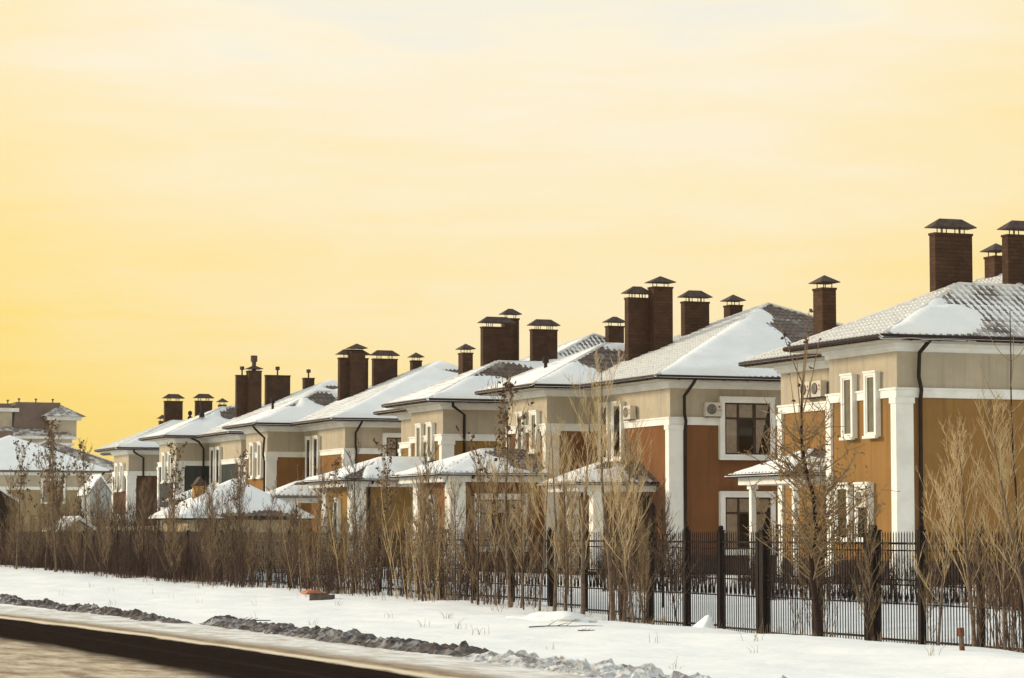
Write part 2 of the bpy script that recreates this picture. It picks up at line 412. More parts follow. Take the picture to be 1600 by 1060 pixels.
def slope_mesh(name, poly, tiles=True, fine=True):
    """poly[0],poly[1] = eave edge; convex; tile relief as real geometry, clipped to the polygon"""
    P = [Vector(p) for p in poly]; u = (P[1] - P[0]).normalized(); nrm = (P[1] - P[0]).cross(P[2] - P[0]).normalized()
    if nrm.z < 0: nrm = -nrm
    v = nrm.cross(u)
    if v.z < 0: v = -v
    q = [((p - P[0]).dot(u), (p - P[0]).dot(v)) for p in P]
    cen = (sum(a for a, b in q) / len(q), sum(b for a, b in q) / len(q))
    u0, u1 = min(a for a, b in q), max(a for a, b in q); v1 = max(b for a, b in q)
    if tiles:
        du = TX / (6 if fine else 4); nu = int((u1 - u0) / du) + 2
        vv = []; k = 0
        while k * TV < v1 + TV: vv += [k * TV + .001, k * TV + TV - .012]; k += 1
    else:
        du = (u1 - u0); nu = 2; vv = [0, v1]
    # per row keep only the columns inside the polygon
    bm = bmesh.new(); grid = {}
    def vert(i, j):
        if (i, j) not in grid: grid[(i, j)] = bm.verts.new((u0 + i * du, vv[j], 0))
        return grid[(i, j)]
    def span(y):
        xs_ = []
        for i in range(len(q)):
            (xa, ya), (xb, yb) = q[i], q[(i + 1) % len(q)]
            if abs(ya - yb) < 1e-6:
                if abs(y - ya) < 1e-4: xs_ += [xa, xb]
                continue
            t = (y - ya) / (yb - ya)
            if -1e-6 <= t <= 1 + 1e-6: xs_.append(xa + t * (xb - xa))
        return (min(xs_), max(xs_)) if xs_ else None
    for j in range(len(vv) - 1):
        ya, yb = max(0, vv[j]), min(v1, vv[j + 1])
        sp = [s for s in (span(ya + 1e-5), span(max(0, yb - 1e-5))) if s]
        if not sp or ya >= v1: continue
        a, b_ = min(s[0] for s in sp), max(s[1] for s in sp)
        i0 = max(0, int((a - u0) / du) - 1); i1 = min(nu - 1, int((b_ - u0) / du) + 2)
        for i in range(i0, i1): bm.faces.new((vert(i, j), vert(i + 1, j), vert(i + 1, j + 1), vert(i, j + 1)))
    for i in range(len(q)):
        (xa, ya), (xb, yb) = q[i], q[(i + 1) % len(q)]
        nn = Vector((yb - ya, -(xb - xa), 0)).normalized()
        if nn.dot(Vector((cen[0] - xa, cen[1] - ya, 0))) > 0: nn = -nn
        bmesh.ops.bisect_plane(bm, geom=bm.verts[:] + bm.edges[:] + bm.faces[:], plane_co=(xa, ya, 0), plane_no=nn, clear_outer=True)
    for vt in bm.verts:
        a, b_ = vt.co.x, vt.co.y; h = relief(a, b_) if tiles else 0.0
        vt.co = P[0] + u * a + v * b_ + nrm * h
    me = bpy.data.meshes.new(name); bm.to_mesh(me); bm.free()
    return me

def snow_mesh(name, poly, hf, step=.16):
    """drifted snow on a slope; hf(u, v, W, H) gives thickness, below zero = bare"""
    P = [Vector(p) for p in poly]; u = (P[1] - P[0]).normalized(); nrm = (P[1] - P[0]).cross(P[2] - P[0]).normalized()
    if nrm.z < 0: nrm = -nrm
    v = nrm.cross(u)
    if v.z < 0: v = -v
    q = [((p - P[0]).dot(u), (p - P[0]).dot(v)) for p in P]; n = len(q)
    area = sum(q[i][0] * q[(i + 1) % n][1] - q[(i + 1) % n][0] * q[i][1] for i in range(n)); sg = 1 if area > 0 else -1
    u0, u1 = min(a for a, b in q), max(a for a, b in q); v1 = max(b for a, b in q)
    def inside(a, b_):
        m = 1e9
        for i in range(n):
            (xa, ya), (xb, yb) = q[i], q[(i + 1) % n]; ln = math.hypot(xb - xa, yb - ya)
            m = min(m, sg * ((xb - xa) * (b_ - ya) - (yb - ya) * (a - xa)) / ln)
        return m
    nu = int((u1 - u0) / step) + 3; nv = int(v1 / step) + 3; mb = MB(); idx = {}; hs = {}
    for j in range(nv):
        for i in range(nu):
            a, b_ = u0 + (i - 1) * step, (j - 1) * step
            din = inside(a, b_)
            if din < -step * 1.2: continue
            h = hf(a - u0, b_, u1 - u0, v1)
            # rounded lip at the outline of the slope
            h = min(h, h * sstep(-step, step * 1.5, din) + .0) if h > 0 else h
            hs[(i, j)] = h if din > -step * .6 else -1
            idx[(i, j)] = len(mb.v); mb.v.append(tuple(P[0] + u * a + v * b_ + nrm * (h if h > 0 else max(-.07, h * 1.5 - .01))))
    for (i, j) in idx:
        ks = [(i, j), (i + 1, j), (i + 1, j + 1), (i, j + 1)]
        if all(k in idx for k in ks) and any(hs[k] > -.02 for k in ks): mb.f.append(tuple(idx[k] for k in ks))
    return mb.mesh(name, smooth=True, fix=False) if mb.f else None

def blobs(*bl, base=-.05, amp=.06, f=.5, seed=0, thick=.13):
    """each blob (u, v, ru, rv) in fractions of the slope's width and height"""
    def hf(u, v, W, H):
        m = base
        for (bu, bv, ru, rv) in bl:
            dd = math.hypot((u / W - bu) / ru, (v / H - bv) / rv)
            m = max(m, thick * (1 - dd) * 1.6)
        m += amp * fbm(u * f, v * f, seed, 4)
        return min(m, thick * (1 + .25 * fbm(u * .6, v * .6, seed + 5, 3)))
    return hf
def cover(t=.035, amp=.03, f=.8, seed=0, bare=()):
    def hf(u, v, W, H):
        m = t + amp * fbm(u * f, v * f, seed, 4)
        for (bu, bv, ru, rv) in bare:
            dd = math.hypot((u / W - bu) / ru, (v / H - bv) / rv)
            m -= .36 * max(0, 1.15 - dd + .35 * fbm(u * .8, v * .8, seed + 3, 4))
        return m
    return hf

TYPE = {}
def outline(o, sg):
    pts = [(-o, -o), (BP - o, -o), (BP - o, BD - o), (L + o, BD - o), (L + o, DEP + o), (-o, DEP + o)]
    return [(d, sg * p) for p, d in pts]
def slopes(sg):
    def Q(p, d, z): return (d, sg * p, z)
    a = Q(*APEX); e = EZ
    near_p, far_p = -OV, L + OV
    return {
        'main_front': [Q(near_p, -OV, e), Q(far_p, -OV, e), a],
        'main_flank': [Q(near_p, DEP + OV, e), Q(near_p, -OV, e), a],
        'main_end': [Q(far_p, -OV, e), Q(far_p, DEP + OV, e), a],
        'main_back': [Q(far_p, DEP + OV, e), Q(near_p, DEP + OV, e), a],
        'bay_front': [Q(BP - OV, BD - OV, e), Q(far_p, BD - OV, e), Q(BR[0], BR[1], BR[3])],
        'bay_inner': [Q(BP - OV, 2.6, e), Q(BP - OV, BD - OV, e), Q(BR[0], BR[1], BR[3]), Q(BR[0], BR[2], BR[3])],
        'bay_outer': [Q(far_p, BD - OV, e), Q(far_p, 4.2, e), Q(BR[0], BR[2], BR[3]), Q(BR[0], BR[1], BR[3])],
    }
def build_type(sg):
    T = {}
    def pr(o, z0, z1): return MB().prism(outline(o, sg), z0, z1)
    T['plinth'] = pr(.05, -.5, 1.15).mesh('plinth')
    T['wall'] = pr(0, 1.1, 6.02).mesh('wall')
    T['upper_wall'] = pr(-.012, 6.0, 7.62).mesh('upper_wall')
    b = pr(.06, 5.98, 6.21); b.prism(outline(.095, sg), 6.21, 6.27); T['band'] = b.mesh('band')
    b = pr(.09, 7.34, 7.46); b.prism(outline(.16, sg), 7.46, 7.585); T['cornice'] = b.mesh('cornice')
    T['soffit'] = pr(OV - .06, 7.585, 7.64).mesh('soffit')
    T['eave_board'] = pr(OV - .02, 7.61, 7.745).mesh('eave_board')
    T['slopes'] = slopes(sg)
    seen = {'main_front': 1, 'main_flank': sg > 0, 'main_end': sg < 0, 'bay_front': 1, 'bay_inner': 1, 'bay_outer': sg < 0, 'main_back': 0}
    T['roof'] = {k: slope_mesh(k, v, True if k != 'main_back' else False, bool(seen[k])) for k, v in T['slopes'].items()}
    # hip and ridge caps as short overlapping half-round pieces
    def Q(p, d, z): return Vector((d, sg * p, z))
    runs = [(Q(-OV, -OV, EZ), Q(*APEX)), (Q(L + OV, 3.9, EZ + .1), Q(*APEX)), (Q(L + OV, DEP + OV, EZ), Q(*APEX)), (Q(-OV, DEP + OV, EZ), Q(*APEX)),
            (Q(BP - OV, BD - OV, EZ), Q(BR[0], BR[1], BR[3])), (Q(L + OV, BD - OV, EZ), Q(BR[0], BR[1], BR[3])), (Q(BR[0], BR[1], BR[3]), Q(BR[0], BR[2] - .1, BR[3]))]
    b = MB()
    for i, (A, B) in enumerate(runs):
        if i == 1: A = Q(10.4, 1.85, 8.9)
        n = max(3, int((B - A).length / .36)); d = (B - A) / n
        for k in range(n):
            p0 = A + d * k; p1 = A + d * (k + 1.12)
            b.tube([p0, p0 + d * .08, p1], [.05, .085, .07], 6)
    T['ridge_cap'] = b.mesh('ridge_cap')
    # gutters with brackets
    o = OV + .06; z = 7.70
    pts = [(DEP + o, -o), (-o, -o), (-o, BP - o), (BD - o, BP - o), (BD - o, L + o), (DEP + o, L + o)]
    b = MB(); pp = [(d, sg * p, z) for d, p in pts]
    for A, B in zip(pp[:-1], pp[1:]):
        b.tube([A, B], .075, 8)
        A, B = Vector(A), Vector(B); n = int((B - A).length / .9)
        for k in range(1, n): c = A + (B - A) * k / n; b.box(c - Vector((.03, .03, .11)), c + Vector((.03, .03, .02)))
    T['gutter'] = b.mesh('gutter')
    return T
TYPE[1] = build_type(1); TYPE[-1] = build_type(-1)

MESH = {}
def win_meshes(wd, hg, style):
    """local frame: x across, -y outwards, z up from the sill line; surround, sash, pane, curtain"""
    key = (round(wd, 2), round(hg, 2), style)
    if key in MESH: return MESH[key]
    fw = .20 if style == 'big' else .11; t0, t1 = -.175, .0
    b = MB(); x = wd / 2
    b.box((-x, t0, 0), (-x + fw, t1, hg)); b.box((x - fw, t0, 0), (x, t1, hg))
    b.box((-x + fw, t0, hg - fw), (x - fw, t1, hg)); b.box((-x + fw, t0, 0), (x - fw, t1, fw * .8))
    b.box((-x - .03, t0 - .05, -.05), (x + .03, t0 + .06, .035)); b.box((-x - .02, t0 - .03, hg - .03), (x + .02, t0 + .05, hg + .03))
    sur = b.mesh('window')
    ix, z0, z1 = x - fw, fw * .8, hg - fw; s = MB(); st = .055; ya, yb = -.15, -.115
    s.box((-ix, ya, z0), (-ix + st, yb, z1)); s.box((ix - st, ya, z0), (ix, yb, z1))
    s.box((-ix + st, ya, z0), (ix - st, yb, z0 + st)); s.box((-ix + st, ya, z1 - st), (ix - st, yb, z1))
    if style == 'big':
        tz = z0 + (z1 - z0) * .68
        s.box((-ix + st, ya - .006, tz), (ix - st, yb, tz + .07))
        for fx, wv in ((-.42, .075), (.30, .12)): s.box((fx * ix - wv / 2, ya - .012, z0 + st), (fx * ix + wv / 2, yb, z1 - st))
    sash = s.mesh('sash')
    pane = MB().add([(-ix, -.132, z0), (ix, -.132, z0), (ix, -.132, z1), (-ix, -.132, z1)], [(0, 1, 2, 3)]).mesh('pane', fix=False)
    back = MB().add([(-ix, -.105, z0), (ix, -.105, z0), (ix, -.105, z1), (-ix, -.105, z1)], [(0, 1, 2, 3)]).mesh('pane_backing')  # plain sheet behind the glass; its dark tone paints the unlit room
    c = MB(); nseg = max(6, int(2 * ix / .035)); prev = None
    if style == 'big':
        zt_ = z0 + (z1 - z0) * .70
        for (c0, c1, za, zb_, taper) in ((-ix + .02, -.45 * ix, z0 + .02, z1 - .02, 0), (-.40 * ix, .26 * ix, zt_, z1 - .02, 0), (.36 * ix, ix - .02, z0 + .02, z1 - .02, .8)):
            o = len(c.v); k = 22
            for i in range(k):
                f_ = i / (k - 1); xx = c0 + (c1 - c0) * f_; yy = -.1145 + .006 * math.sin(i * 2.1)
                c.v += [(c0 + (c1 - c0) * f_ * (1 - taper), yy, za), (c0 + (c1 - c0) * f_ * (1 - taper * .55), yy, za + (zb_ - za) * .45), (xx, yy, zb_)]
            for i in range(k - 1):
                for q in (0, 1): c.f.append((o + 3 * i + q, o + 3 * i + 3 + q, o + 3 * i + 4 + q, o + 3 * i + 1 + q))
    cur = c.mesh('curtain', smooth=True, fix=False) if c.f else None
    MESH[key] = (sur, sash, pane, back, cur); return MESH[key]
def window(parent, sg, face, c, z0, z1, wd, style='narrow', pane_backing='interior_dark', at=None):
    """face 'front': wall at depth `at`, centre p=c ; 'flank': the wall turned to the camera at p=`at`, centre d=c"""
    sur, sash, pane, back, cur = win_meshes(wd, z1 - z0, style)
    o = link('window', sur, 'white_paint', parent)
    if face == 'front': o.location = (at - .002, sg * c, z0); o.rotation_euler = (0, 0, R(-90))
    else: o.location = (c, sg * at - .002, z0)
    link('pane_backing', back, pane_backing, o); link('sash', sash, 'sash_brown' if style == 'big' else 'white_paint', o)
    if cur: link('curtain', cur, 'curtain', o)
    link('pane', pane, 'glass', o)
    return o

def chimney(root, sg, p, d0, d1, ds, zt, kind='cap', zb=None):
    """shaft whose camera-side face is at p and spans depth d0..d1"""
    pf = -0.95 if False else p; y0 = sg * pf; y1 = y0 + ds
    base = zb if zb else 7.9
    b = MB(); b.box((d0, y0, base), (d1, y1, zt - .07)); b.box((d0 - .025, y0 - .025, zt - .07), (d1 + .025, y1 + .025, zt))
    ch = b.obj('chimney', 'chimney_shingle', root)
    cx, cy = (d0 + d1) / 2, (y0 + y1) / 2; wx, wy = (d1 - d0) / 2, abs(ds) / 2
    def cap(z, grow, hgt, gap):
        b = MB(); ax, ay = wx + grow, wy + grow; zz = z + gap
        r = max(0.0, ax - ay * 1.35); ry = max(0.0, ay - ax * 1.35)
        b.add([(cx - ax, cy - ay, zz), (cx + ax, cy - ay, zz), (cx + ax, cy + ay, zz), (cx - ax, cy + ay, zz),
               (cx - ax, cy - ay, zz + .025), (cx + ax, cy - ay, zz + .025), (cx + ax, cy + ay, zz + .025), (cx - ax, cy + ay, zz + .025),
               (cx - r - .01, cy - ry - .01, zz + hgt), (cx + r + .01, cy - ry - .01, zz + hgt), (cx + r + .01, cy + ry + .01, zz + hgt), (cx - r - .01, cy + ry + .01, zz + hgt)],
              [(3, 2, 1, 0), (0, 1, 5, 4), (1, 2, 6, 5), (2, 3, 7, 6), (3, 0, 4, 7), (4, 5, 9, 8), (5, 6, 10, 9), (6, 7, 11, 10), (7, 4, 8, 11), (8, 9, 10, 11)])
        b.obj('chimney_cap', 'cap_metal', ch)
        s = MB()
        fx = (-.62, -.34, .34, .62) if wx > .42 else (-.6, .6)
        for k in fx:
            for sy in (-1, 1): s.box((cx + k * wx - .012, cy + sy * wy * .7 - .012, z - .01), (cx + k * wx + .012, cy + sy * wy * .7 + .012, zz + .04))
        s.obj('cap_support', 'cap_metal', ch)['kind'] = 'stuff'
    if kind == 'cap': cap(zt, .11, .29 if wx > .42 else .27, .17)
    elif kind == 'pot':
        s = MB(); s.lathe([(.05, -.05), (.05, .32), (.14, .32), (.14, .52), (0, .54)], 10, (cx, cy, zt)); s.obj('flue_pot', 'cap_metal', ch)
    elif kind == 'flue':
        s = MB(); s.lathe([(.13, -.05), (.13, .55), (.21, .55), (.21, .92), (0, .94)], 12, (cx, cy, zt)); s.obj('flue_pipe', 'cap_metal', ch)
        cap(zt, .08, .24, .10)
    return ch

def ac_unit(loc, rz, label):
    a = empty('air_conditioner', loc, rz)
    b = MB(); b.box((-.33, -.27, 0), (.33, -.05, .52)); b.obj('casing', 'ac_white', a)
    b = MB(); b.lathe([(0, 0), (.19, 0), (.19, .02), (.17, .025), (.165, -.02), (0, -.02)], 20)
    f = b.obj('fan_grille', 'ac_dark', a); f.rotation_euler = (R(90), 0, 0); f.location = (-.09, -.275, .27)
    b = MB()
    for k in range(5): b.lathe([(.035 + k * .032, .0), (.041 + k * .032, .0), (.041 + k * .032, .008), (.035 + k * .032, .008), (.035 + k * .032, .0)], 18)
    g = b.obj('grille_rings', 'ac_white', a); g.rotation_euler = (R(90), 0, 0); g.location = (-.09, -.297, .27)
    # round emblem with letters beneath, as on the photographed unit
    b = MB(); b.lathe([(0, .004), (.045, .004), (.045, 0)], 16); e = b.obj('emblem', 'red_print', a); e.rotation_euler = (R(90), 0, 0); e.location = (.22, -.272, .36)
    cu = bpy.data.curves.new('lettering', 'FONT'); cu.body = 'LG'; cu.size = .11; cu.align_x = 'CENTER'; cu.extrude = .002; cu.materials.append(M['red_print'])
    tmp = bpy.data.objects.new('tmp', cu); lm_ = bpy.data.meshes.new_from_object(tmp); bpy.data.objects.remove(tmp)
    lt = bpy.data.objects.new('lettering', lm_); C.objects.link(lt); lt.parent = a; lt.rotation_euler = (R(90), 0, 0); lt.location = (.22, -.275, .20)
    b = MB(); b.box((-.28, -.26, -.04), (-.24, 0, 0)); b.box((.24, -.26, -.04), (.28, 0, 0)); b.box((-.30, -.25, -.03), (.30, -.22, -.002)); b.obj('bracket', 'ac_dark', a)
    tag(a, label, 'air conditioner', 'outdoor air conditioner units'); return a

def villa(name, sg, s0, colour, label, zoff=0.0, snow=None, chim=(), tiles=None, bay_z=5.0, x0=41.5, wing=None, porch=None, spouts=(), simple=False):
    T = TYPE[sg]; root = empty(name, (x0, s0, zoff))
    for part, m in (('plinth', 'plinth_stone'), ('wall', colour), ('upper_wall', 'beige_stucco'), ('band', 'white_paint'), ('cornice', 'white_paint'), ('soffit', 'soffit'), ('eave_board', 'gutter_metal'), ('gutter', 'gutter_metal')):
        link(part, T[part], m, root)
    tl = tiles or {}; sn = snow or {}
    roof = empty('roof', (0, 0, 0)); roof.parent = root
    for k, me in T['roof'].items():
        link('tiled_slope', me, tl.get(k, 'tile_half'), roof)
        if k in sn:
            for hf in (sn[k] if isinstance(sn[k], (list, tuple)) else [sn[k]]):
                sm = snow_mesh('roof_snow', T['slopes'][k], hf)
                if sm: link('roof_snow', sm, 'snow', roof)['kind'] = 'stuff'
    link('ridge_cap', T['ridge_cap'], 'tile_frost', roof)
    # corner pilasters with capitals
    def pil(p, d, dp, dd):
        b = MB(); e = .085; wd = .50
        xa, xb = sorted((d - dd * e, d + dd * wd)); ya, yb = sorted((sg * (p - dp * e), sg * (p + dp * .24)))
        b.box((xa, ya, -.3), (xb, yb, 5.80)); b.box((xa - .035, ya - .035, 5.80), (xb + .035, yb + .035, 5.975)); b.box((xa - .05, ya - .05, .6), (xb + .05, yb + .05, 1.2))
        b.obj('pilaster', 'white_paint', root)
    pil(0, 0, 1, 1); pil(BP, BD, 1, 1); pil(L, BD, -1, 1); pil(0, DEP, 1, -1); pil(L, DEP, -1, -1)
    # windows
    for c in ((8.3, 9.8) if sg > 0 else (10.15, 8.7)): window(root, sg, 'front', c, bay_z, 6.80, .74, at=BD, pane_backing='shed_grey')
    for c in (4.62, 5.92): window(root, sg, 'front', c, 4.78, 7.03, .92, at=0, pane_backing='interior_dark')
    if not wing:
        for c in ((8.3, 9.8) if sg > 0 else (9.6, 8.3)): window(root, sg, 'front', c, 1.7, 3.48, .9, at=BD)
    near_p = 0 if sg > 0 else L
    if sg > 0:
        window(root, sg, 'flank', 3.12, 4.74, 7.03, 2.28, 'big', at=0); window(root, sg, 'flank', 3.12, 1.2, 3.50, 2.28, 'big', at=0)
        window(root, sg, 'flank', 10.2, 4.74, 7.03, 2.28, 'big', at=0)
    else:
        window(root, sg, 'flank', 9.6, 4.74, 7.03, 2.28, 'big', at=L)
    for (pts, rad) in spouts:
        MB().tube([(d, sg * p, z) for p, d, z in pts], rad, 8).obj('downspout', 'gutter_metal', root, smooth=True)
    for c in chim: chimney(root, sg, *c)
    if porch: add_porch(root, sg, colour, **porch)
    if wing: add_wing(root, sg, colour, **wing)
    tag(root, label, 'house', 'villas in a row behind the fence')
    return root

def hip_roof(root, sg, p0, p1, d0, d1, ze, zr, dr, prefix, tiles_m, hf_near, hf_front, hf_far=None):
    """roof running back to a wall at d1; hipped at d0; near side = smaller world y"""
    pc = (p0 + p1) / 2
    def Q(p, d, z): return (d, sg * p, z)
    sl = {'a': [Q(p0, d1, ze), Q(p0, d0, ze), Q(pc, dr, zr), Q(pc, d1, zr)],
          'b': [Q(p1, d0, ze), Q(p1, d1, ze), Q(pc, d1, zr), Q(pc, dr, zr)],
          'f': [Q(p0, d0, ze), Q(p1, d0, ze), Q(pc, dr, zr)]}
    near, far = ('a', 'b') if sg > 0 else ('b', 'a')
    e = empty(prefix + '_roof'); e.parent = root
    for k in 'abf': link('tiled_slope', slope_mesh('tiled_slope', sl[k], True, False), tiles_m, e)
    for k, hf in ((near, hf_near), ('f', hf_front), (far, hf_far)):
        if hf:
            sm = snow_mesh('roof_snow', sl[k], hf, .13)
            if sm: link('roof_snow', sm, 'snow', e)['kind'] = 'stuff'
    b = MB(); b.box(Q(p0 + .06, d0 + .06, ze - .09), Q(p1 - .06, d1, ze - .02)); b.obj('eave_board', 'gutter_metal', e)
    b = MB(); b.box(Q(p0 + .22, d0 + .22, ze - .33), Q(p1 - .22, d1, ze - .09)); b.obj('fascia', 'white_paint', e)
    b = MB()
    for A, B in ((Q(p0 - .04, d1, ze - .05), Q(p0 - .04, d0 - .04, ze - .05)), (Q(p0 - .04, d0 - .04, ze - .05), Q(p1 + .04, d0 - .04, ze - .05)), (Q(p1 + .04, d0 - .04, ze - .05), Q(p1 + .04, d1, ze - .05))): b.tube([A, B], .06, 8)
    b.obj('gutter', 'gutter_metal', e)
    return e
def add_porch(root, sg, colour, p0=1.05, p1=4.5, d0=-3.4, ze=3.85, seed=1, pillars=None, ph=.2):
    hip_roof(root, sg, p0, p1, d0, 0, ze, ze + .80, d0 + 1.9, 'porch', 'tile_bare', cover(.055, .05, .7, seed, bare=((.10, .5, .16, .6), (.55, .9, .2, .25))), cover(.08, .05, .7, seed + 3))
    for (p, d) in pillars or ((p0 + .55, d0 + 1.1), (p1 - .55, d0 + 1.1)):
        b = MB(); h = ph; y = sg * p
        b.box((d - h, y - h, -.2), (d + h, y + h, ze - .30)); b.box((d - h - .05, y - h - .05, ze - .47), (d + h + .05, y + h + .05, ze - .33)); b.box((d - h - .05, y - h - .05, -.2), (d + h + .05, y + h + .05, .6))
        b.obj('porch_pillar', 'white_paint', root)
    # arched entrance door in the recessed wall
    b = MB(); pc = (p0 + p1) / 2 - .6; n = 12; pts = [(-.75, .9), (.75, .9)] + [(.75 * math.cos(math.pi * k / n), 2.75 + .55 * math.sin(math.pi * k / n)) for k in range(n + 1)]
    vs = [(-.06, sg * pc + a, z) for a, z in pts] + [(.0, sg * pc + a, z) for a, z in pts]; m = len(pts)
    b.add(vs, [tuple(range(m))] + [(i, (i + 1) % m, m + (i + 1) % m, m + i) for i in range(m)])
    dr = b.obj('door', 'sash_brown', root)
    a = MB(); a.tube([(-.09, sg * pc + 1.0 * x_, z_) for x_, z_ in [(-.83, .9)] + [(-.83 * math.cos(math.pi * k / n), 2.75 + .62 * math.sin(math.pi * k / n)) for k in range(n + 1)] + [(.83, .9)]], .075, 6); a.obj('door_surround', 'bark_dark', dr)
    b = MB(); b.box((d0 + .2, sg * (p0 + .3), -.3), (-.01, sg * (p1 - .3), .55)); b.obj('porch_floor', 'plinth_stone', root)
def add_wing(root, sg, colour, d0=-6.0, ze=4.28, seed=4, near_window=True, bare=()):
    p0, p1 = BP - .02, L + .02
    def bx(a, b_, z0, z1): return MB().box((a[1], sg * a[0], z0), (b_[1], sg * b_[0], z1))
    bx((p0 + .04, d0 + .04), (p1 - .04, BD + .05), .9, ze - .2).obj('wing_wall', colour, root)
    bx((p0, d0), (p1, BD), -.4, 1.0).obj('wing_plinth', 'plinth_stone', root)
    hip_roof(root, sg, p0 - .7, p1 + .7, d0 - .75, BD, ze, ze + 1.02, d0 + 2.2, 'wing', 'tile_bare',
             cover(.085, .05, .6, seed, bare=((.14, .55, .16, .55), (.3, .75, .12, .2)) + tuple(bare)), cover(.09, .05, .6, seed + 2))
    for (p, dp) in ((p0, 1), (p1, -1)):
        b = MB(); ya, yb = sorted((sg * (p - dp * .06), sg * (p + dp * .56))); b.box((d0 - .06, ya, -.3), (d0 + .58, yb, ze - .33)); b.obj('wing_pilaster', 'white_paint', root)
    npp = p0 + .04 if sg > 0 else p1 - .04
    if near_window: window(root, sg, 'flank', d0 + 2.05, 1.3, 3.47, 2.2, 'big', at=npp)
    window(root, sg, 'front', (p0 + p1) / 2, 1.5, 3.47, .8, at=d0 + .04)
    b = MB(); y = sg * npp - .10; b.tube([(d0 + .72, y - .55, ze - .1), (d0 + .72, y, ze - .45), (d0 + .72, y, 0)], .055, 8); b.obj('downspout', 'gutter_metal', root)

H1S, H2S, H4S, H5S, H6S, H7S = 69.8 + L, 90.75, 110.1 + L, 130.4, 150.1, 169.8 + L
def spA(): # bay-near type: straight spout on the flank wall just behind the pilaster
    return [([(L + OV + .04, BD + .62, 7.68), (L + .20, BD + .66, 7.30), (L + .14, BD + .66, 6.6), (L + .19, BD + .72, 6.2), (L + .12, BD + .72, 5.9), (L + .10, BD + .72, .2)], .062)]
def spA4():
    return [([(L + OV + .04, BD + .1, 7.68), (L + .75, BD + .2, 7.45), (L + .12, BD + .95, 7.12), (L + .12, BD + .95, .2)], .065)]
def spB(front=False):
    a = [([(-OV - .04, .62, 7.68), (-.75, .62, 7.5), (-.16, .52, 7.05), (-.16, .52, 6.4), (-.2, .56, 6.1), (-.12, .56, 5.8), (-.10, .56, .2)], .062)]
    if front: a.append(([(BP - .5, BD - OV - .04, 7.68), (BP - .1, BD - .7, 7.45), (BP + .12, BD - .13, 7.0), (BP + .12, BD - .2, 6.1), (BP + .12, BD - .12, 5.8), (BP + .12, BD - .12, .2)], .06))
    return a
def spB6():
    return [([(BP - OV - .04, BD + .55, 7.66), (BP - .7, BD + 1.2, 7.4), (BP - .14, -.35, 7.0), (BP - .14, -.35, .2)], .065),
            ([(-OV, .1, 7.66), (-.6, .4, 7.4), (-.12, .9, 6.9), (-.12, .9, .2)], .06)]

villa('villa', -1, H1S, 'orange_stucco', 'orange and beige villa nearest the camera, cut off by the picture edge',
      bay_z=4.85, x0=41.28, spouts=spA(), tiles={'main_front': 'tile_frost', 'bay_front': 'tile_frost', 'main_end': 'tile_half', 'bay_outer': 'tile_half', 'ridge': 'tile_half', 'bay_inner': 'tile_half'},
      snow={'bay_outer': [blobs((.27, .30, .27, .34), (.36, .70, .10, .28), (.12, .10, .16, .14), (.44, .42, .15, .17), base=-.09, amp=.04, f=.8, seed=2, thick=.22), cover(.011, .018, .8, 71)],
            'main_end': [blobs((.13, .66, .12, .25), (.28, .42, .035, .08), base=-.09, amp=.04, f=.7, seed=6, thick=.12), cover(.009, .018, .8, 72)], 'main_front': cover(-.004, .02, 1.2, 8)},
      chim=((9.0, .80, 2.12, .35, 11.25), (9.0, 3.40, 4.69, .35, 11.3), (5.3, 5.17, 5.67, .62, 11.05), (2.3, .41, .92, .66, 10.10)),
      porch=dict(p0=2.6, p1=6.9, d0=-3.2, seed=3, pillars=((3.3, -2.7), (6.3, -2.7)), ph=.085))
villa('villa', 1, H2S, 'brown_stucco', 'red-brown villa with a large curtained flank window and four roof chimneys',
      bay_z=5.16, spouts=spB(), tiles={'main_front': 'tile_frost', 'main_flank': 'tile_bare', 'bay_inner': 'tile_bare', 'bay_front': 'tile_frost', 'ridge': 'tile_frost'},
      snow={'main_flank': blobs((.88, .14, .26, .26), (.80, .34, .20, .36), (.68, .60, .13, .30), (.585, .85, .06, .16), (.74, .16, .22, .13), base=-.09, amp=.05, f=.45, seed=12, thick=.24),
            'main_front': cover(-.002, .024, .9, 5), 'bay_inner': cover(.17, .06, .6, 7, bare=((.40, .62, .27, .42),)), 'bay_front': cover(.05, .03, .7, 4)},
      chim=((7.3, 1.54, 2.47, .38, 11.37), (6.85, 2.45, 3.28, .55, 11.80), (7.5, 4.10, 5.20, .36, 11.31), (7.3, 6.04, 6.6, .60, 11.21)),
      porch=dict(seed=9), wing=dict(seed=21))
villa('villa', -1, H4S, 'ochre_stucco', 'mustard yellow villa mid-row with a double chimney stack on its bay ridge',
      bay_z=5.17, spouts=spA4(), tiles={'main_front': 'tile_frost', 'main_end': 'tile_half', 'bay_outer': 'tile_bare', 'bay_front': 'tile_frost'},
      snow={'bay_outer': cover(.19, .07, .5, 15, bare=((.58, .72, .26, .34), (.36, .74, .05, .16))), 'bay_front': cover(.04, .03, .7, 3),
            'main_end': [blobs((.33, .50, .12, .18), (.15, .7, .08, .16), (.24, .30, .14, .14), base=-.09, amp=.06, f=.6, seed=31, thick=.14), cover(.012, .018, .8, 73)], 'main_front': cover(.04, .03, .9, 2)},
      chim=((9.0, .80, 2.26, .32, 11.22), (7.5, 2.41, 3.13, .34, 11.76), (9.0, 3.19, 4.41, .32, 11.17), (2.3, 2.30, 2.81, .62, 10.50), (7.5, 7.58, 8.36, .4, 11.55)),
      wing=dict(seed=33, near_window=False, d0=-6.1))
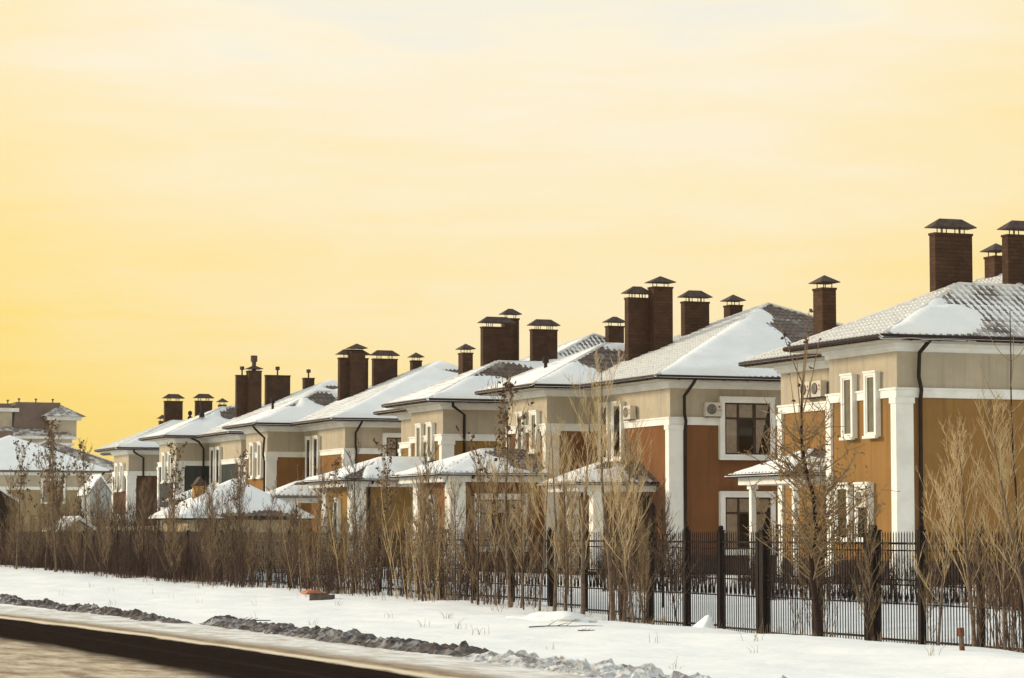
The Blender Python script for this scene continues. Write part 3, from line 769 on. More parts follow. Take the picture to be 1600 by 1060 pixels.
villa('villa', 1, H5S, 'amber_stucco', 'amber villa behind the garden house with a tall chimney before a wider one',
      bay_z=4.9, spouts=spB(True), tiles={'main_front': 'tile_frost', 'main_flank': 'tile_bare', 'bay_inner': 'tile_bare', 'bay_front': 'tile_frost', 'ridge': 'tile_frost'},
      snow={'main_flank': cover(.21, .06, .45, 44, bare=((.36, .45, .17, .5), (.47, .83, .05, .05))), 'main_front': cover(.03, .025, .8, 42),
            'bay_inner': cover(.19, .07, .6, 47, bare=((.32, .75, .16, .3), (.62, .62, .10, .16))), 'bay_front': cover(.05, .03, .7, 4)},
      chim=((7.4, 2.05, 3.66, .36, 11.38), (7.0, 2.57, 3.36, .58, 11.70), (7.6, 4.03, 5.39, .32, 11.39), (7.3, 6.16, 6.69, .46, 11.32)),
      porch=dict(seed=55))
villa('villa', 1, H6S, 'green_stucco', 'grey-green villa with metal flue pots on its chimneys',
      bay_z=5.0, spouts=spB6(), tiles={'main_front': 'tile_frost', 'main_flank': 'tile_bare', 'bay_inner': 'tile_bare', 'bay_front': 'tile_frost', 'ridge': 'tile_frost'},
      snow={'main_flank': cover(.19, .07, .45, 64, bare=((.42, .40, .15, .42), (.58, .45, .05, .12), (.5, .86, .05, .05))), 'main_front': cover(.03, .025, .8, 62),
            'bay_inner': cover(.13, .06, .6, 67, bare=((.26, .78, .16, .3), (.55, .8, .08, .1))), 'bay_front': cover(.05, .03, .7, 4)},
      chim=((7.4, 1.75, 2.5, .32, 11.51, 'pot'), (7.0, 2.40, 3.20, .62, 11.77, 'flue'), (7.6, 3.66, 5.18, .36, 11.56, 'pot'), (7.3, 6.0, 6.63, .46, 11.42, 'pot')),
      porch=dict(seed=75))
villa('villa', -1, H7S, 'rust_stucco', 'dark rust villa farthest along the row beyond the grey-green one', zoff=-.35,
      bay_z=5.0, spouts=spA4(), tiles={'main_front': 'tile_frost', 'main_end': 'tile_half', 'bay_outer': 'tile_half', 'bay_front': 'tile_frost'},
      snow={'bay_outer': cover(.12, .05, .5, 85), 'bay_front': cover(.02, .03, .7, 3), 'main_end': cover(.1, .07, .5, 81), 'main_front': cover(.03, .03, .9, 2)},
      chim=((9.0, .98, 2.17, .34, 10.95), (9.0, 3.05, 4.17, .30, 11.0), (2.3, 2.29, 2.70, .4, 9.9), (5.3, 5.65, 6.13, .4, 10.95)))
villa('villa', 1, 249.0, 'dull_ochre', 'snow-roofed dull yellow villa at the far end beside the thicket', bay_z=5.0, zoff=-.05,
      tiles={'main_flank': 'tile_frost'}, snow={'main_flank': cover(.15, .03, .4, 90), 'main_front': cover(.08, .03, .4, 91), 'bay_inner': cover(.1, .03, .4, 92)},
      x0=40.6, spouts=[([(-OV, DEP + .3, 7.66), (-.7, DEP - .2, 7.2), (-.12, DEP - .9, 6.6), (-.12, DEP - .9, .2)], .08)])
v8 = villa('villa', 1, 293.0, 'beige_stucco', 'beige villa with a grey hipped roof peeping between the two farthest houses', bay_z=5.0, zoff=1.1,
      tiles={k: 'tile_half' for k in ('main_flank', 'main_front', 'bay_front', 'bay_inner')})
v8.location.x = 53.3

ac_unit((42.87 + .31, H2S - .0, 6.30), 0, 'air conditioner beside the large flank window of the red-brown villa')
ac_unit((41.49, 94.1, 6.30), R(-90), 'air conditioner on the shaded street front of the red-brown villa')
ac_unit((41.27, 79.0, 6.42), R(-90), 'farther of two air conditioners on the orange villa front')
ac_unit((41.27, 78.2, 6.42), R(-90), 'nearer of two air conditioners on the orange villa front')
ac_unit((39.27, 71.6, 2.75), R(-90), 'air conditioner low on the orange villa bay by the lower window')

# roof vent pipes
def vent(x, y, z, h, label):
    b = MB(); b.lathe([(.17, -.2), (.16, .04), (.075, .10), (.07, h - .28), (.13, h - .27), (.14, h - .08), (.06, h), (0, h)], 12, (0, 0, 0))
    o = b.obj('vent_pipe', 'gutter_metal', smooth=False); o.location = (x, y, z); tag(o, label, 'vent pipe', 'roof vent pipes')
vent(40.50, 100.6, 8.42, 0.68, 'dark vent pipe on the snowy bay roof of the red-brown villa')
vent(40.52, 140.2, 8.46, 0.78, 'dark vent pipe on the snowy bay roof of the amber villa')
vent(44.09, 172.0, 9.50, 0.45, 'thin vent pipe between the two chimneys of the rust villa')
vent(41.23, 158.0, 9.13, 0.75, 'vent pipe on the grey-green villa before a wide chimney')

# ------------------------------------------------------------------ garden house with brick chimney, sheds, far building
def garden_house():
    r = empty('garden_house', (28.3, 112.0, 0)); W, D, ze, zr = 5.9, 5.2, 2.68, 4.32
    MB().box((.45, .45, -.1), (W - .45, D - .45, ze)).obj('wall', 'cream_stucco', r)
    a = (W * .53, D / 2, zr); pl = [[(0, 0, ze), (W, 0, ze), a], [(0, D, ze), (0, 0, ze), a], [(W, 0, ze), (W, D, ze), a], [(W, D, ze), (0, D, ze), a]]
    rf = empty('roof'); rf.parent = r
    for i, q in enumerate(pl):
        link('tiled_slope', slope_mesh('tiled_slope', q, i < 3, False), 'tile_bare', rf)
        sm = snow_mesh('roof_snow', q, cover(.10, .03, .5, 100 + i, bare=((.62, .02, .30, .14),) if i == 0 else ()), .13)
        if sm: link('roof_snow', sm, 'snow', rf)['kind'] = 'stuff'
    MB().box((.04, .04, ze - .14), (W - .04, D - .04, ze - .02)).obj('eave_board', 'gutter_metal', rf)
    tag(r, 'small garden house with a snow-covered pyramid roof behind the fence', 'garden house')
    # brick chimney, laid brick by brick
    ch = empty('brick_chimney', (1.55, 2.75, 2.9)); ch.parent = r
    MB().box((-.235, -.235, 0), (.235, .235, 1.12)).obj('mortar_core', 'mortar', ch)
    bmz = MB().box((0, 0, 0), (.235, .05, .062)).mesh('brick')
    for c in range(15):
        z = .03 + c * .073; sh = .12 if c % 2 else 0
        for side in range(4):
            for k in (-1, 0, 1):
                x0 = -.25 + (k + 1) * .245 - sh * .5 - .06; x0 = max(-.25, min(.02, x0))
                if k == 1: continue
                o = link('brick', bmz, 'yellow_brick', ch); o.rotation_euler = (0, 0, side * math.pi / 2)
                v = Matrix.Rotation(side * math.pi / 2, 3, 'Z') @ Vector((x0, -.25 + random.uniform(-.004, .004), z)); o.location = v
    b = MB(); b.box((-.30, -.30, 1.12), (.30, .30, 1.17)); b.obj('chimney_slab', 'cap_metal', ch)
    b = MB(); b.add([(-.26, -.26, 1.17), (.26, -.26, 1.17), (.26, .26, 1.17), (-.26, .26, 1.17), (0, -.26, 1.52), (0, .26, 1.52)], [(0, 1, 4), (2, 3, 5), (1, 2, 5, 4), (3, 0, 4, 5), (0, 3, 2, 1)]); b.obj('chimney_cap', 'cap_metal', ch)
garden_house()
def low_wall():
    r = empty('garden_wall', (29.9, 113.2, 0)); n = 9; st = 2.75
    pm = MB().box((0, .03, -.3), (.22, st - .03, 2.10)).mesh('wall_panel')
    for i in range(n):
        o = link('wall_panel', pm, 'cream_stucco', r); o.location = (0, i * st, 0)
        c = MB().box((-.08, i * st + .01, 2.10), (.30, (i + 1) * st - .01, 2.30)).obj('coping', 'cream_stucco', r)
    tag(r, 'pale low garden wall with coping behind the dark fence', 'wall')
low_wall()
def shed(x, y, wd, dp, he, hr, m, label, name='shed'):
    r = empty(name, (x, y, 0))
    b = MB(); b.add([(0, 0, -.2), (wd, 0, -.2), (wd, 0, he), (wd / 2, 0, hr), (0, 0, he), (0, dp, -.2), (wd, dp, -.2), (wd, dp, he), (wd / 2, dp, hr), (0, dp, he)],
                     [(0, 1, 2, 3, 4), (9, 8, 7, 6, 5), (0, 4, 9, 5), (1, 6, 7, 2)]); b.obj('wall', m, r)
    for A, B in (((0, he), (wd / 2, hr)), ((wd, he), (wd / 2, hr))):
        sl = [(A[0] + (-.25 if A[0] == 0 else .25), -.2, A[1] - .12), (A[0] + (-.25 if A[0] == 0 else .25), dp + .2, A[1] - .12), (B[0], dp + .2, B[1] + .04), (B[0], -.2, B[1] + .04)]
        o = [(p_[0], p_[1], p_[2] + .18) for p_ in sl]
        MB().add(sl + o, [(0, 1, 2, 3), (7, 6, 5, 4), (0, 4, 5, 1), (1, 5, 6, 2), (2, 6, 7, 3), (3, 7, 4, 0)]).obj('roof_snow', 'snow', r)
    tag(r, label, 'shed'); return r
shed(43.6, 200, 1.6, 3, 4.9, 6.15, 'shed_grey', 'grey gabled outbuilding edged with snow beside the rust villa')
shed(27.6, 133, 1.7, 3.5, 2.0, 2.6, 'cream_stucco', 'low cream shed with a snowy gable roof in the far thicket')
shed(22.6, 141, 4.2, 4, 3.6, 5.0, 'bark_dark', 'dark gabled shed half hidden in the thicket at the far end')

def block():
    r = empty('apartment_block', (84, 500, 0)); 
    def part(n, m, *bx):
        b = MB()
        for a, c in bx: b.box(a, c)
        return b.obj(n, m, r)
    part('wall', 'block_wall', ((-25, 0, -1), (21.4, 25, 18.2)))
    part('cornice', 'white_stucco', ((-25.4, -.4, 18.2), (21.9, 25, 18.7)), ((-25.7, -.7, 19.4), (22.3, 25, 19.9)))
    part('attic_wall', 'block_wall', ((-25, -.1, 18.7), (21.5, 24.5, 19.4)))
    part('string_course', 'mansard', ((-25.2, -.25, 15.1), (21.6, 24, 16.0)))
    b = MB(); b.add([(-25.7, -.7, 19.9), (22.3, -.7, 19.9), (19.5, 3, 21.7), (-25.7, 3, 21.7), (22.3, 25, 19.9), (19.5, 22, 21.7)], [(0, 1, 2, 3), (1, 4, 5, 2)]); b.obj('skirt_roof', 'tile_half', r)
    part('upper_wall', 'block_wall', ((-25, 3, 20), (10.8, 20, 24.5)))
    part('upper_cornice', 'white_stucco', ((-25, 2.5, 24.5), (12, 20, 25.2)))
    part('pier', 'white_stucco', ((3.3, 2.7, 20.5), (5.2, 3.1, 24.5)), ((-8, 2.7, 20.5), (-6, 3.1, 24.5)))
    b = MB(); b.add([(10.9, 2.2, 21.5), (18.3, 2.2, 21.5), (20, 3.5, 26.4), (11.6, 3.5, 26.4), (18.3, 15, 21.5), (20, 15, 26.4), (10.9, 15, 21.5), (11.6, 15, 26.4)], [(0, 1, 2, 3), (1, 4, 5, 2), (3, 2, 5, 7), (0, 3, 7, 6)]); b.obj('mansard_roof', 'mansard', r)
    part('mansard_roof', 'mansard', ((6.2, 4, 25.2), (10.8, 14, 26.1)))
    b = MB()
    for x, z in ((7, 26.1), (10.3, 26.1), (12.4, 26.4), (15.6, 26.4), (18.8, 26.4)): b.lathe([(.12, 0), (.12, .5), (.25, .5), (.25, .75), (0, .8)], 8, (x, 5, z))
    b.obj('roof_pots', 'mansard', r)['kind'] = 'stuff'
    part('turret', 'block_wall', ((17.6, 1.2, 20), (22.6, 8, 23.2)))
    part('turret_cornice', 'white_stucco', ((16.8, .6, 23.0), (23.4, 8.6, 23.7)))
    b = MB(); b.add([(16, 0, 23.7), (24.2, 0, 23.7), (24.2, 9, 23.7), (16, 9, 23.7), (20.1, 4.5, 26.1)], [(0, 1, 4), (1, 2, 4), (2, 3, 4), (3, 0, 4)]); b.obj('turret_roof', 'tile_half', r)
    w1 = MB().box((-.7, -.06, 0), (.7, .0, 1.9)).mesh('window')
    for z in (2, 5.2, 8.4, 11.6):
        for i in range(11):
            o = link('window', w1, 'interior_dark', r); o.location = (-22 + i * 4.1, -.01, z)
    w2 = MB().lathe([(0, 0), (.38, 0), (.38, .1), (0, .1)], 12).mesh('window')
    for i, x in enumerate((-8, -3, 2.5, 5.0, 7.6, 16)):
        o = link('window', w2, 'interior_dark', r); o.location = (x, -.02, 16.9); o.rotation_euler = (R(90), 0, 0)
    part('stair_tower', 'mansard', ((4.2, -1.2, 8), (8.2, .1, 15.1)), ((21.5, 1, -1), (24.6, 20, 15.5)))
    tag(r, 'distant cream apartment block with a brown mansard roof and corner turret', 'building')
    b = MB(); b.box((0, 0, 0), (6, 6, 20.3)); o = b.obj('dark_stack', 'mansard'); o.location = (86.2, 488, 0); tag(o, 'dark square tower block at the edge of the far apartment block', 'tower')
block()

# ------------------------------------------------------------------ fence
FX = 26.5
def fence():
    r = empty('picket_fence', (FX, 40, 0))
    posts = [38.0, 40.0, 42.0, 44.0, 46.19, 48.06, 50.46, 53.0, 55.2, 57.05, 59.12, 60.81, 63.21, 65.5, 68.28, 71.27, 73.95, 77.21]
    while posts[-1] < 98: posts.append(posts[-1] + 2.45)
    thick = {48.06, 53.0}
    def gz(y): return ground_z(FX, y)
    for y in posts:
        z0 = gz(y) - .15; a = .095 if y in thick else .062
        b = MB(); b.box((-a, y - 40 - a, z0), (a, y - 40 + a, 2.02)); b.box((-a - .015, y - 40 - a - .015, 2.02), (a + .015, y - 40 + a + .015, 2.05))
        b.lathe([(.0, .0), (.05, .01), (.062, .05), (.05, .10), (.0, .12)], 10, (0, y - 40, 2.04)); b.obj('post', 'fence_metal', r)
        if y in thick:
            b = MB(); b.box((-.06, y - 40 + .22, z0), (.06, y - 40 + .34, 2.0)); b.obj('post', 'fence_metal', r)
    for y0, y1 in zip(posts[:-1], posts[1:]):
        top = 2.0; g0 = gz((y0 + y1) / 2)
        if 49 < (y0 + y1) / 2 < 53: top = 2.16
        n = max(8, round((y1 - y0) / .112)); b = MB(); st = (y1 - y0) / n; pk = .0082
        for i in range(1, n):
            y = y0 - 40 + i * st; b.box((-pk, y - pk, g0 + .06), (pk, y + pk, top - .025)); b.add([(-pk, y - pk, top - .025), (pk, y - pk, top - .025), (pk, y + pk, top - .025), (-pk, y + pk, top - .025), (0, y, top + .03)], [(0, 1, 4), (1, 2, 4), (2, 3, 4), (3, 0, 4)])
        o = b.obj('pickets', 'fence_metal', r); o['kind'] = 'stuff'
        for z, h in ((1.78, .022), (1.64, .014), (g0 + .14, .022)):
            MB().box((-.02, y0 - 40 + .05, z - h), (.02, y1 - 40 - .05, z + h)).obj('rail', 'fence_metal', r)
        # V ornaments with collars in every second bay between pickets
        b = MB()
        for i in range(1, n - 1, 2):
            ya, yb = y0 - 40 + i * st, y0 - 40 + (i + 1) * st; ym = (ya + yb) / 2; zl, zh = .62, .92
            b.tube([(0, ya, zh), (0, ym, zl), (0, yb, zh)], .011, 4)
            for z in (zl - .03, zh + .04, zh + .14): b.box((-.02, ya - .015, z - .014), (.02, yb + .015, z + .014))
        o = b.obj('scroll_ornament', 'fence_metal', r); o['kind'] = 'stuff'
    tag(r, 'dark metal picket fence with ball-topped posts running along the snowy verge', 'fence')
fence()
def solid_fence():
    r = empty('board_fence', (FX, 98, 0)); y = 98.6
    # corrugated sheet fence: each sheet a panel of its own
    while y < 168:
        wd = 2.4; b = MB(); n = 24
        g = ground_z(FX, y)
        o = len(b.v)
        for i in range(n + 1):
            xx = .03 * (1 if (i // 2) % 2 else -1); yy = y - 98 + wd * i / n
            b.v += [(xx, yy, g - .1), (xx, yy, 2.0)]
        b.f += [(o + 2 * i, o + 2 * i + 2, o + 2 * i + 3, o + 2 * i + 1) for i in range(n)]
        b.obj('panel', 'panel_brown', r, fix=False)
        MB().box((-.07, y - 98 - .06, g - .1), (.07, y - 98 + .06, 2.08)).obj('post', 'fence_metal', r)
        MB().box((-.05, y - 98 + .07, 1.98), (.05, y - 98 + wd - .07, 2.03)).obj('rail', 'fence_metal', r)
        y += wd + .04
    tag(r, 'dark brown sheet-panel fence beyond the open pickets', 'fence')
solid_fence()

# ------------------------------------------------------------------ trees and shrubs
def rot_dir(az, tilt): return Vector((math.sin(tilt) * math.cos(az), math.sin(tilt) * math.sin(az), math.cos(tilt)))
def branch(mb, p, d, ln, r0, r1, rng, up=.10, wob=.10, seg=6, n=4):
    pts = [p.copy()]; q = p.copy(); d = d.copy()
    for i in range(seg):
        d = (d + Vector((rng.uniform(-wob, wob), rng.uniform(-wob, wob), rng.uniform(-wob, wob) * .5 + up))).normalized()
        q = q + d * (ln / seg); pts.append(q.copy())
    mb.tube(pts, [r0 + (r1 - r0) * i / seg for i in range(seg + 1)], n, caps=False); return pts, d
def leaf(mb, p, size, rng):
    a = rot_dir(rng.uniform(0, 6.28), rng.uniform(.2, 2.6)); b = a.cross(rot_dir(rng.uniform(0, 6.28), rng.uniform(0, 3))).normalized(); c = a.cross(b)
    o = len(mb.v); s = size
    for u_, v_, w_ in ((0, 0, 0), (.45, .38, .12), (1, .1, 0), (.5, -.4, .15), (.35, 0, -.12)): mb.v.append(tuple(p + a * u_ * s + b * v_ * s + c * w_ * s))
    mb.f += [(o, o + 4, o + 1), (o + 4, o + 2, o + 1), (o, o + 3, o + 4), (o + 4, o + 3, o + 2)]
def poplar(seed, H, tr=.07, nb=26, start=.22, tilt=.42, twigs=5, tw=.007, blen=.34, leaves=0):
    """upright sapling: leader, ascending limbs, fine erect twigs"""
    rng = random.Random(seed); trunk, crown, lv = MB(), MB(), MB()
    pts, d = branch(trunk, Vector((0, 0, -.25)), Vector((rng.uniform(-.05, .05), rng.uniform(-.05, .05), 1)), H * .97 + .25, tr, .006, rng, up=.08, wob=.06, seg=14, n=7)
    for i in range(nb):
        f = start + (1 - start) * ((i + rng.random()) / nb) ** .9 * .93; k = f * 14; j = min(13, int(k)); p = pts[j].lerp(pts[j + 1], k - j)
        ln = H * blen * (1.12 - f) * rng.uniform(.55, 1.3) + .25; r = max(tw * 1.3, tr * (1 - f) * .26)
        az = i * 2.4 + rng.uniform(-.6, .6); bp, bd = branch(crown, p, rot_dir(az, tilt * rng.uniform(.55, 1.9)), ln, r, tw * .7, rng, up=.09, wob=.19, seg=7, n=4)
        for t in range(rng.randint(max(1, twigs - 2), twigs + 3)):
            g = rng.uniform(.15, .97) * 7; jj = min(6, int(g)); tp = bp[jj].lerp(bp[jj + 1], g - jj)
            tpz, _ = branch(crown, tp, (bd + rot_dir(rng.uniform(0, 6.28), 1.1) * .75).normalized(), ln * rng.uniform(.14, .46), tw, tw * .55, rng, up=.13, wob=.14, seg=4, n=3)
            for _s in range(rng.randint(1, 3)):
                branch(crown, tpz[rng.randint(1, 3)], (bd + rot_dir(rng.uniform(0, 6.28), 1.2) * .9).normalized(), rng.uniform(.06, .20), tw * .85, tw * .5, rng, up=.1, seg=2, n=3)
            _k = rng.random() < .42
            for _l in range(leaves):
                if _k: leaf(lv, tpz[rng.randint(3, 4)] + Vector((rng.uniform(-.05, .05), rng.uniform(-.05, .05), rng.uniform(-.08, .04))), rng.uniform(.05, .13), rng)
    return trunk, crown, lv
def shrub(seed, H, ns=15, spread=.35, tw=.010, leaves=0):
    """many-stemmed bush of near-vertical whips"""
    rng = random.Random(seed); trunk, crown, lv = MB(), MB(), MB()
    for i in range(ns):
        az = rng.uniform(0, 6.28); rad = spread * math.sqrt(rng.random()); h = H * rng.uniform(.55, 1.05)
        base = Vector((rad * math.cos(az), rad * math.sin(az) * 1.6, -.15))
        pts, d = branch(trunk if i < 5 else crown, base, rot_dir(az, rng.uniform(.03, .22)), h, tw * rng.uniform(1.2, 2.3), tw * .6, rng, up=.07, wob=.07, seg=8, n=4)
        for t in range(rng.randint(5, 10)):
            g = rng.uniform(.18, .95) * 8; j = min(7, int(g)); p = pts[j].lerp(pts[j + 1], g - j)
            tp, _ = branch(crown, p, rot_dir(rng.uniform(0, 6.28), rng.uniform(.25, .6)), h * rng.uniform(.12, .32), tw * .9, tw * .55, rng, up=.14, wob=.12, seg=4, n=3)
            for _l in range(leaves):
                if rng.random() < .45: leaf(lv, tp[rng.randint(1, 4)], rng.uniform(.05, .11), rng)
    return trunk, crown, lv
TREES = {}
def variant(key, gen, trunk_m, crown_m, leaf_m=None):
    t, c, l = gen
    TREES[key] = (t.mesh('trunk', True, False), c.mesh('crown', False, False), l.mesh('leaves', False, False) if l.f else None, trunk_m, crown_m, leaf_m)
def plant(key, name, x, y, label, group, scale=1.0, rz=0, z=None, cat='tree', lean=(0, 0)):
    t, c, l, tm, cm, lm = TREES[key]
    o = empty(name, (x, y, ground_z(x, y) if z is None else z), rz); o.scale = (scale,) * 3; o.rotation_euler = (lean[0], lean[1], rz)
    link('trunk', t, tm, o); link('crown', c, cm, o)
    if l: link('leaves', l, lm, o)
    tag(o, label, cat, group); return o
for i in range(4): variant('pop%d' % i, poplar(100 + i, 6.0, .066, 26, .24, .46, 8, .0042, .40), 'bark_grey', 'twig_gold')
for i in range(3): variant('sap%d' % i, poplar(200 + i, 4.2, .032, 22, .26, .42, 8, .0042, .36), 'bark_grey', 'twig_gold')
for i in range(5): variant('thin%d' % i, poplar(300 + i, 3.6, .024, 22, .12, .40, 9, .0046, .34), 'twig_brown', 'twig_tan' if i < 3 else 'twig_mid')
for i in range(4): variant('bush%d' % i, shrub(400 + i, 2.5, 24, .45, .0062), 'twig_brown', 'twig_mid')
for i in range(3): variant('dark%d' % i, shrub(450 + i, 2.2, 32, .5, .0075), 'twig_brown', 'twig_brown')
for i in range(2): variant('seedy%d' % i, poplar(500 + i, 5.2, .045, 24, .2, .42, 6, .006, leaves=4), 'bark_grey', 'twig_tan', 'dry_leaf')
for i in range(2): variant('golden%d' % i, shrub(550 + i, 3.3, 20, .5, .0058, leaves=3), 'twig_tan', 'twig_gold', 'seed_tan')

def maple():
    """leaning dark trunk, dense low crown of dry seed clusters, long bare leader with a few leaves"""
    rng = random.Random(77); trunk, crown, lv = MB(), MB(), MB()
    tp = [Vector(v) for v in ((.06, .10, -.3), (.04, .08, .2), (-.04, .02, .7), (-.14, 0, 1.25), (-.16, 0, 1.7), (-.05, 0, 2.2), (-.10, 0, 2.9), (-.28, 0, 3.5), (-.36, 0, 4.0), (-.36, 0, 4.5), (-.34, 0, 5.2))]
    trunk.tube(tp, [.115, .088, .07, .062, .054, .046, .04, .036, .03, .024, .013], 8, caps=False)
    heads = []
    for i in range(7):  # long whips from the leader's fork
        az = i * .9 + rng.uniform(-.2, .2); pts, d = branch(crown, tp[9 + (i % 2)] - Vector((0, 0, .25 * (i % 3))), rot_dir(az, .16 + .09 * (i % 4)), rng.uniform(1.2, 2.3), .018, .006, rng, up=.06, wob=.04, seg=8, n=4)
        heads.append(pts)
    for i in range(80):
        f = rng.uniform(.27, .92) ** 1.1; k = f * 8 + 1.0; j = min(8, int(k)); p = tp[j].lerp(tp[j + 1], k - j)
        ln = rng.uniform(.9, 2.2) * (1.35 - .90 * f); az = i * 2.4 + rng.uniform(-.4, .4)
        bp, bd = branch(crown, p, rot_dir(az, rng.uniform(.75, 1.35)), ln, .018, .006, rng, up=.07, wob=.15, seg=7, n=4)
        for t in range(9):
            g = rng.uniform(.2, 1) * 6.9; jj = min(6, int(g)); q = bp[jj].lerp(bp[jj + 1], g - jj)
            tp2, _ = branch(crown, q, rot_dir(rng.uniform(0, 6.28), rng.uniform(.3, 1.7)), rng.uniform(.18, .5), .009, .005, rng, up=.02, wob=.25, seg=4, n=3)
            if f < .75:
                for _ in range(rng.randint(1, 5)): leaf(lv, tp2[rng.randint(2, 4)], rng.uniform(.035, .075), rng)
    return trunk, crown, lv, heads
tm, cm, lm, heads = maple()
lf = MB(); rng = random.Random(9)
for pts in heads:
    for _ in range(3): leaf(lf, pts[rng.randint(5, 8)], rng.uniform(.07, .13), rng)
TREES['maple'] = (tm.mesh('trunk', True, False), cm.mesh('crown', False, False), lm.mesh('leaves', False, False), 'bark_dark', 'twig_tan', 'seed_tan')
mt = plant('maple', 'maple_tree', 25.3, 48.2, 'dark-trunked maple with dry seed clusters standing before the orange villa', 'roadside trees before the fence', 1.0)
lf.obj('top_leaves', 'dry_leaf', mt, fix=False)

def pine(seed, H):
    rng = random.Random(seed); trunk, crown, lv = MB(), MB(), MB()
    pts, _ = branch(trunk, Vector((0, 0, -.2)), Vector((0, 0, 1)), H, .055, .015, rng, up=.1, wob=.03, seg=8, n=6)
    def tuft(p, d, ln):
        for k in range(int(ln / .012)):
            q = p + d * (ln * rng.random()); nd_ = (d + rot_dir(rng.uniform(0, 6.28), 1.2) * .8).normalized(); s = nd_.cross(rot_dir(rng.uniform(0, 6.28), 1)).normalized() * .006
            o = len(lv.v); e = q + nd_ * rng.uniform(.07, .13); lv.v += [tuple(q - s), tuple(q + s), tuple(e)]; lv.f.append((o, o + 1, o + 2))
    for i in range(7):
        z = .25 + i * .105; k = z * 8; j = min(7, int(k)); p = pts[j].lerp(pts[j + 1], k - j)
        for w_ in range(5):
            az = w_ * 1.256 + i * .5 + rng.uniform(-.2, .2); ln = H * .36 * (1.08 - z) * rng.uniform(.8, 1.15)
            bp, d = branch(crown, p, rot_dir(az, 1.05 - .3 * z), ln, .018, .008, rng, up=.12, wob=.06, seg=5, n=4)
            tuft(bp[3], d, ln * .45); tuft(bp[4], d, .28)
            for t in range(2):
                b2, d2 = branch(crown, bp[2 + t], (d + rot_dir(rng.uniform(0, 6.28), 1) * .7).normalized(), ln * .35, .01, .006, rng, up=.2, seg=3, n=3); tuft(b2[1], d2, ln * .3)
    tuft(pts[-2], Vector((0, 0, 1)), .45)
    return trunk, crown, lv
for i in range(2): variant('pine%d' % i, pine(600 + i, 3.2), 'bark_dark', 'bark_dark', 'needle')

RT = 'roadside trees before the fence'
for key, x, y, sc_, rz, label in (
    ('pop0', 25.0, 57.9, 1.05, .3, 'tallest bare poplar with a thick pale trunk before the red-brown villa'),
    ('pop1', 25.0, 59.7, 1.0, 1.3, 'bare poplar with a straight grey trunk, left neighbour of the tallest poplar'),
    ('pop2', 25.6, 58.7, .75, 2.6, 'thin bare poplar squeezed between the two tallest poplars'),
    ('pop3', 25.2, 61.3, .80, 4.0, 'bare golden-twigged poplar before the arched porch door'),
    ('pop1', 25.3, 62.3, .82, 5.0, 'bare poplar just past the arched porch door with spreading golden limbs'),
    ('sap0', 25.3, 63.3, 1.1, .6, 'bare golden sapling before the porch pillar'),
    ('sap1', 25.3, 64.6, 1.1, 1.6, 'bare golden sapling before the framed wing window'),
    ('seedy0', 25.3, 65.3, 1.20, 2.0, 'tall sapling hung with dry dark leaves before the yellow villa'),
    ('sap2', 25.4, 66.6, 1.05, 2.6, 'bare sapling beside the white wing pilaster of the red-brown villa'),
    ('sap0', 24.8, 56.2, 1.08, 4.4, 'slender bare sapling beside the first open fence panels'),
    ('sap1', 25.6, 44.1, .98, 2.2, 'bare golden sapling before the white pilaster of the orange villa'),
    ('pop2', 25.6, 42.7, .72, .8, 'bare golden poplar before the wide orange flank wall'),
    ('sap2', 25.5, 41.5, .95, 3.3, 'bare sapling past the golden poplar at the picture edge'),
    ('sap0', 25.7, 40.9, 1.12, 5.1, 'bare sapling at the extreme edge of the orange flank wall'),
    ('thin0', 25.4, 46.4, .75, 1.0, 'short thin sapling between the maple and the thick fence post'),
    ('thin2', 24.9, 56.9, 1.2, 2.0, 'thin many-twigged sapling before the fence post by the snow heap')):
    plant(key, 'bare_tree', x, y, label, RT, sc_, rz)
# tall bare whip
b = MB(); rngw = random.Random(5); pts, _ = branch(b, Vector((0, 0, -.2)), Vector((-.02, .05, 1)), 6.4, .035, .008, rngw, up=.05, wob=.03, seg=14, n=6); c = MB()
for k in range(5, 13):
    for s_ in range(2): branch(c, pts[k], rot_dir(k * 2.1 + s_ * 3, 1.15), rngw.uniform(.5, 1.2), .010, .005, rngw, up=.22, wob=.04, seg=7, n=3)
TREES['whip'] = (b.mesh('trunk', True, False), c.mesh('crown', False, False), None, 'bark_dark', 'twig_tan', None)
plant('whip', 'bare_tree', 25.7, 41.2, 'tall dark single whip with arching side shoots before the orange flank', RT)

STRETCH = ((71.5, "before the red-brown wing"), (76.5, "before the yellow villa's wing roof"), (83, "before the yellow wing's own pilaster"), (92, "before the amber villa's porch"), (100, "before the garden house"), (112, "before the pale garden wall"), (126, "before the rust villa and beyond"), (999, "under the distant apartment block"))
def stretch(y): return next(t for m, t in STRETCH if y < m)
TG = 'thicket of bare saplings along the fence'
rng = random.Random(21); TL = 'bare upright sapling crowded in the thicket along the fence'
y = 66.5; k = 0
while y < 150:
    x = 25.2 + rng.uniform(-.55, .75)
    sc_ = rng.choice((.62, .72, .8, .88, 1.0, 1.15)) * rng.uniform(.9, 1.1)
    plant('thin%d' % rng.randint(0, 4), 'bare_sapling', x, y, ('short' if sc_ < .72 else 'tall' if sc_ > .98 else 'middling') + ' bare sapling in the fence thicket ' + stretch(y), TG, sc_, rng.uniform(0, 6.28)); k += 1
    y += rng.uniform(.5, 1.35) * (1 if y < 100 else 1.25)
y = 56.0
while y < 67.5:
    sc_ = rng.uniform(.6, 1.05)
    plant('thin%d' % rng.randint(0, 4), 'bare_sapling', 25.5 + rng.uniform(-.5, .7), y, ('short' if sc_ < .78 else 'taller') + ' thin bare sapling standing among the poplar trunks', TG, sc_, rng.uniform(0, 6.28)); y += rng.uniform(.7, 1.4)
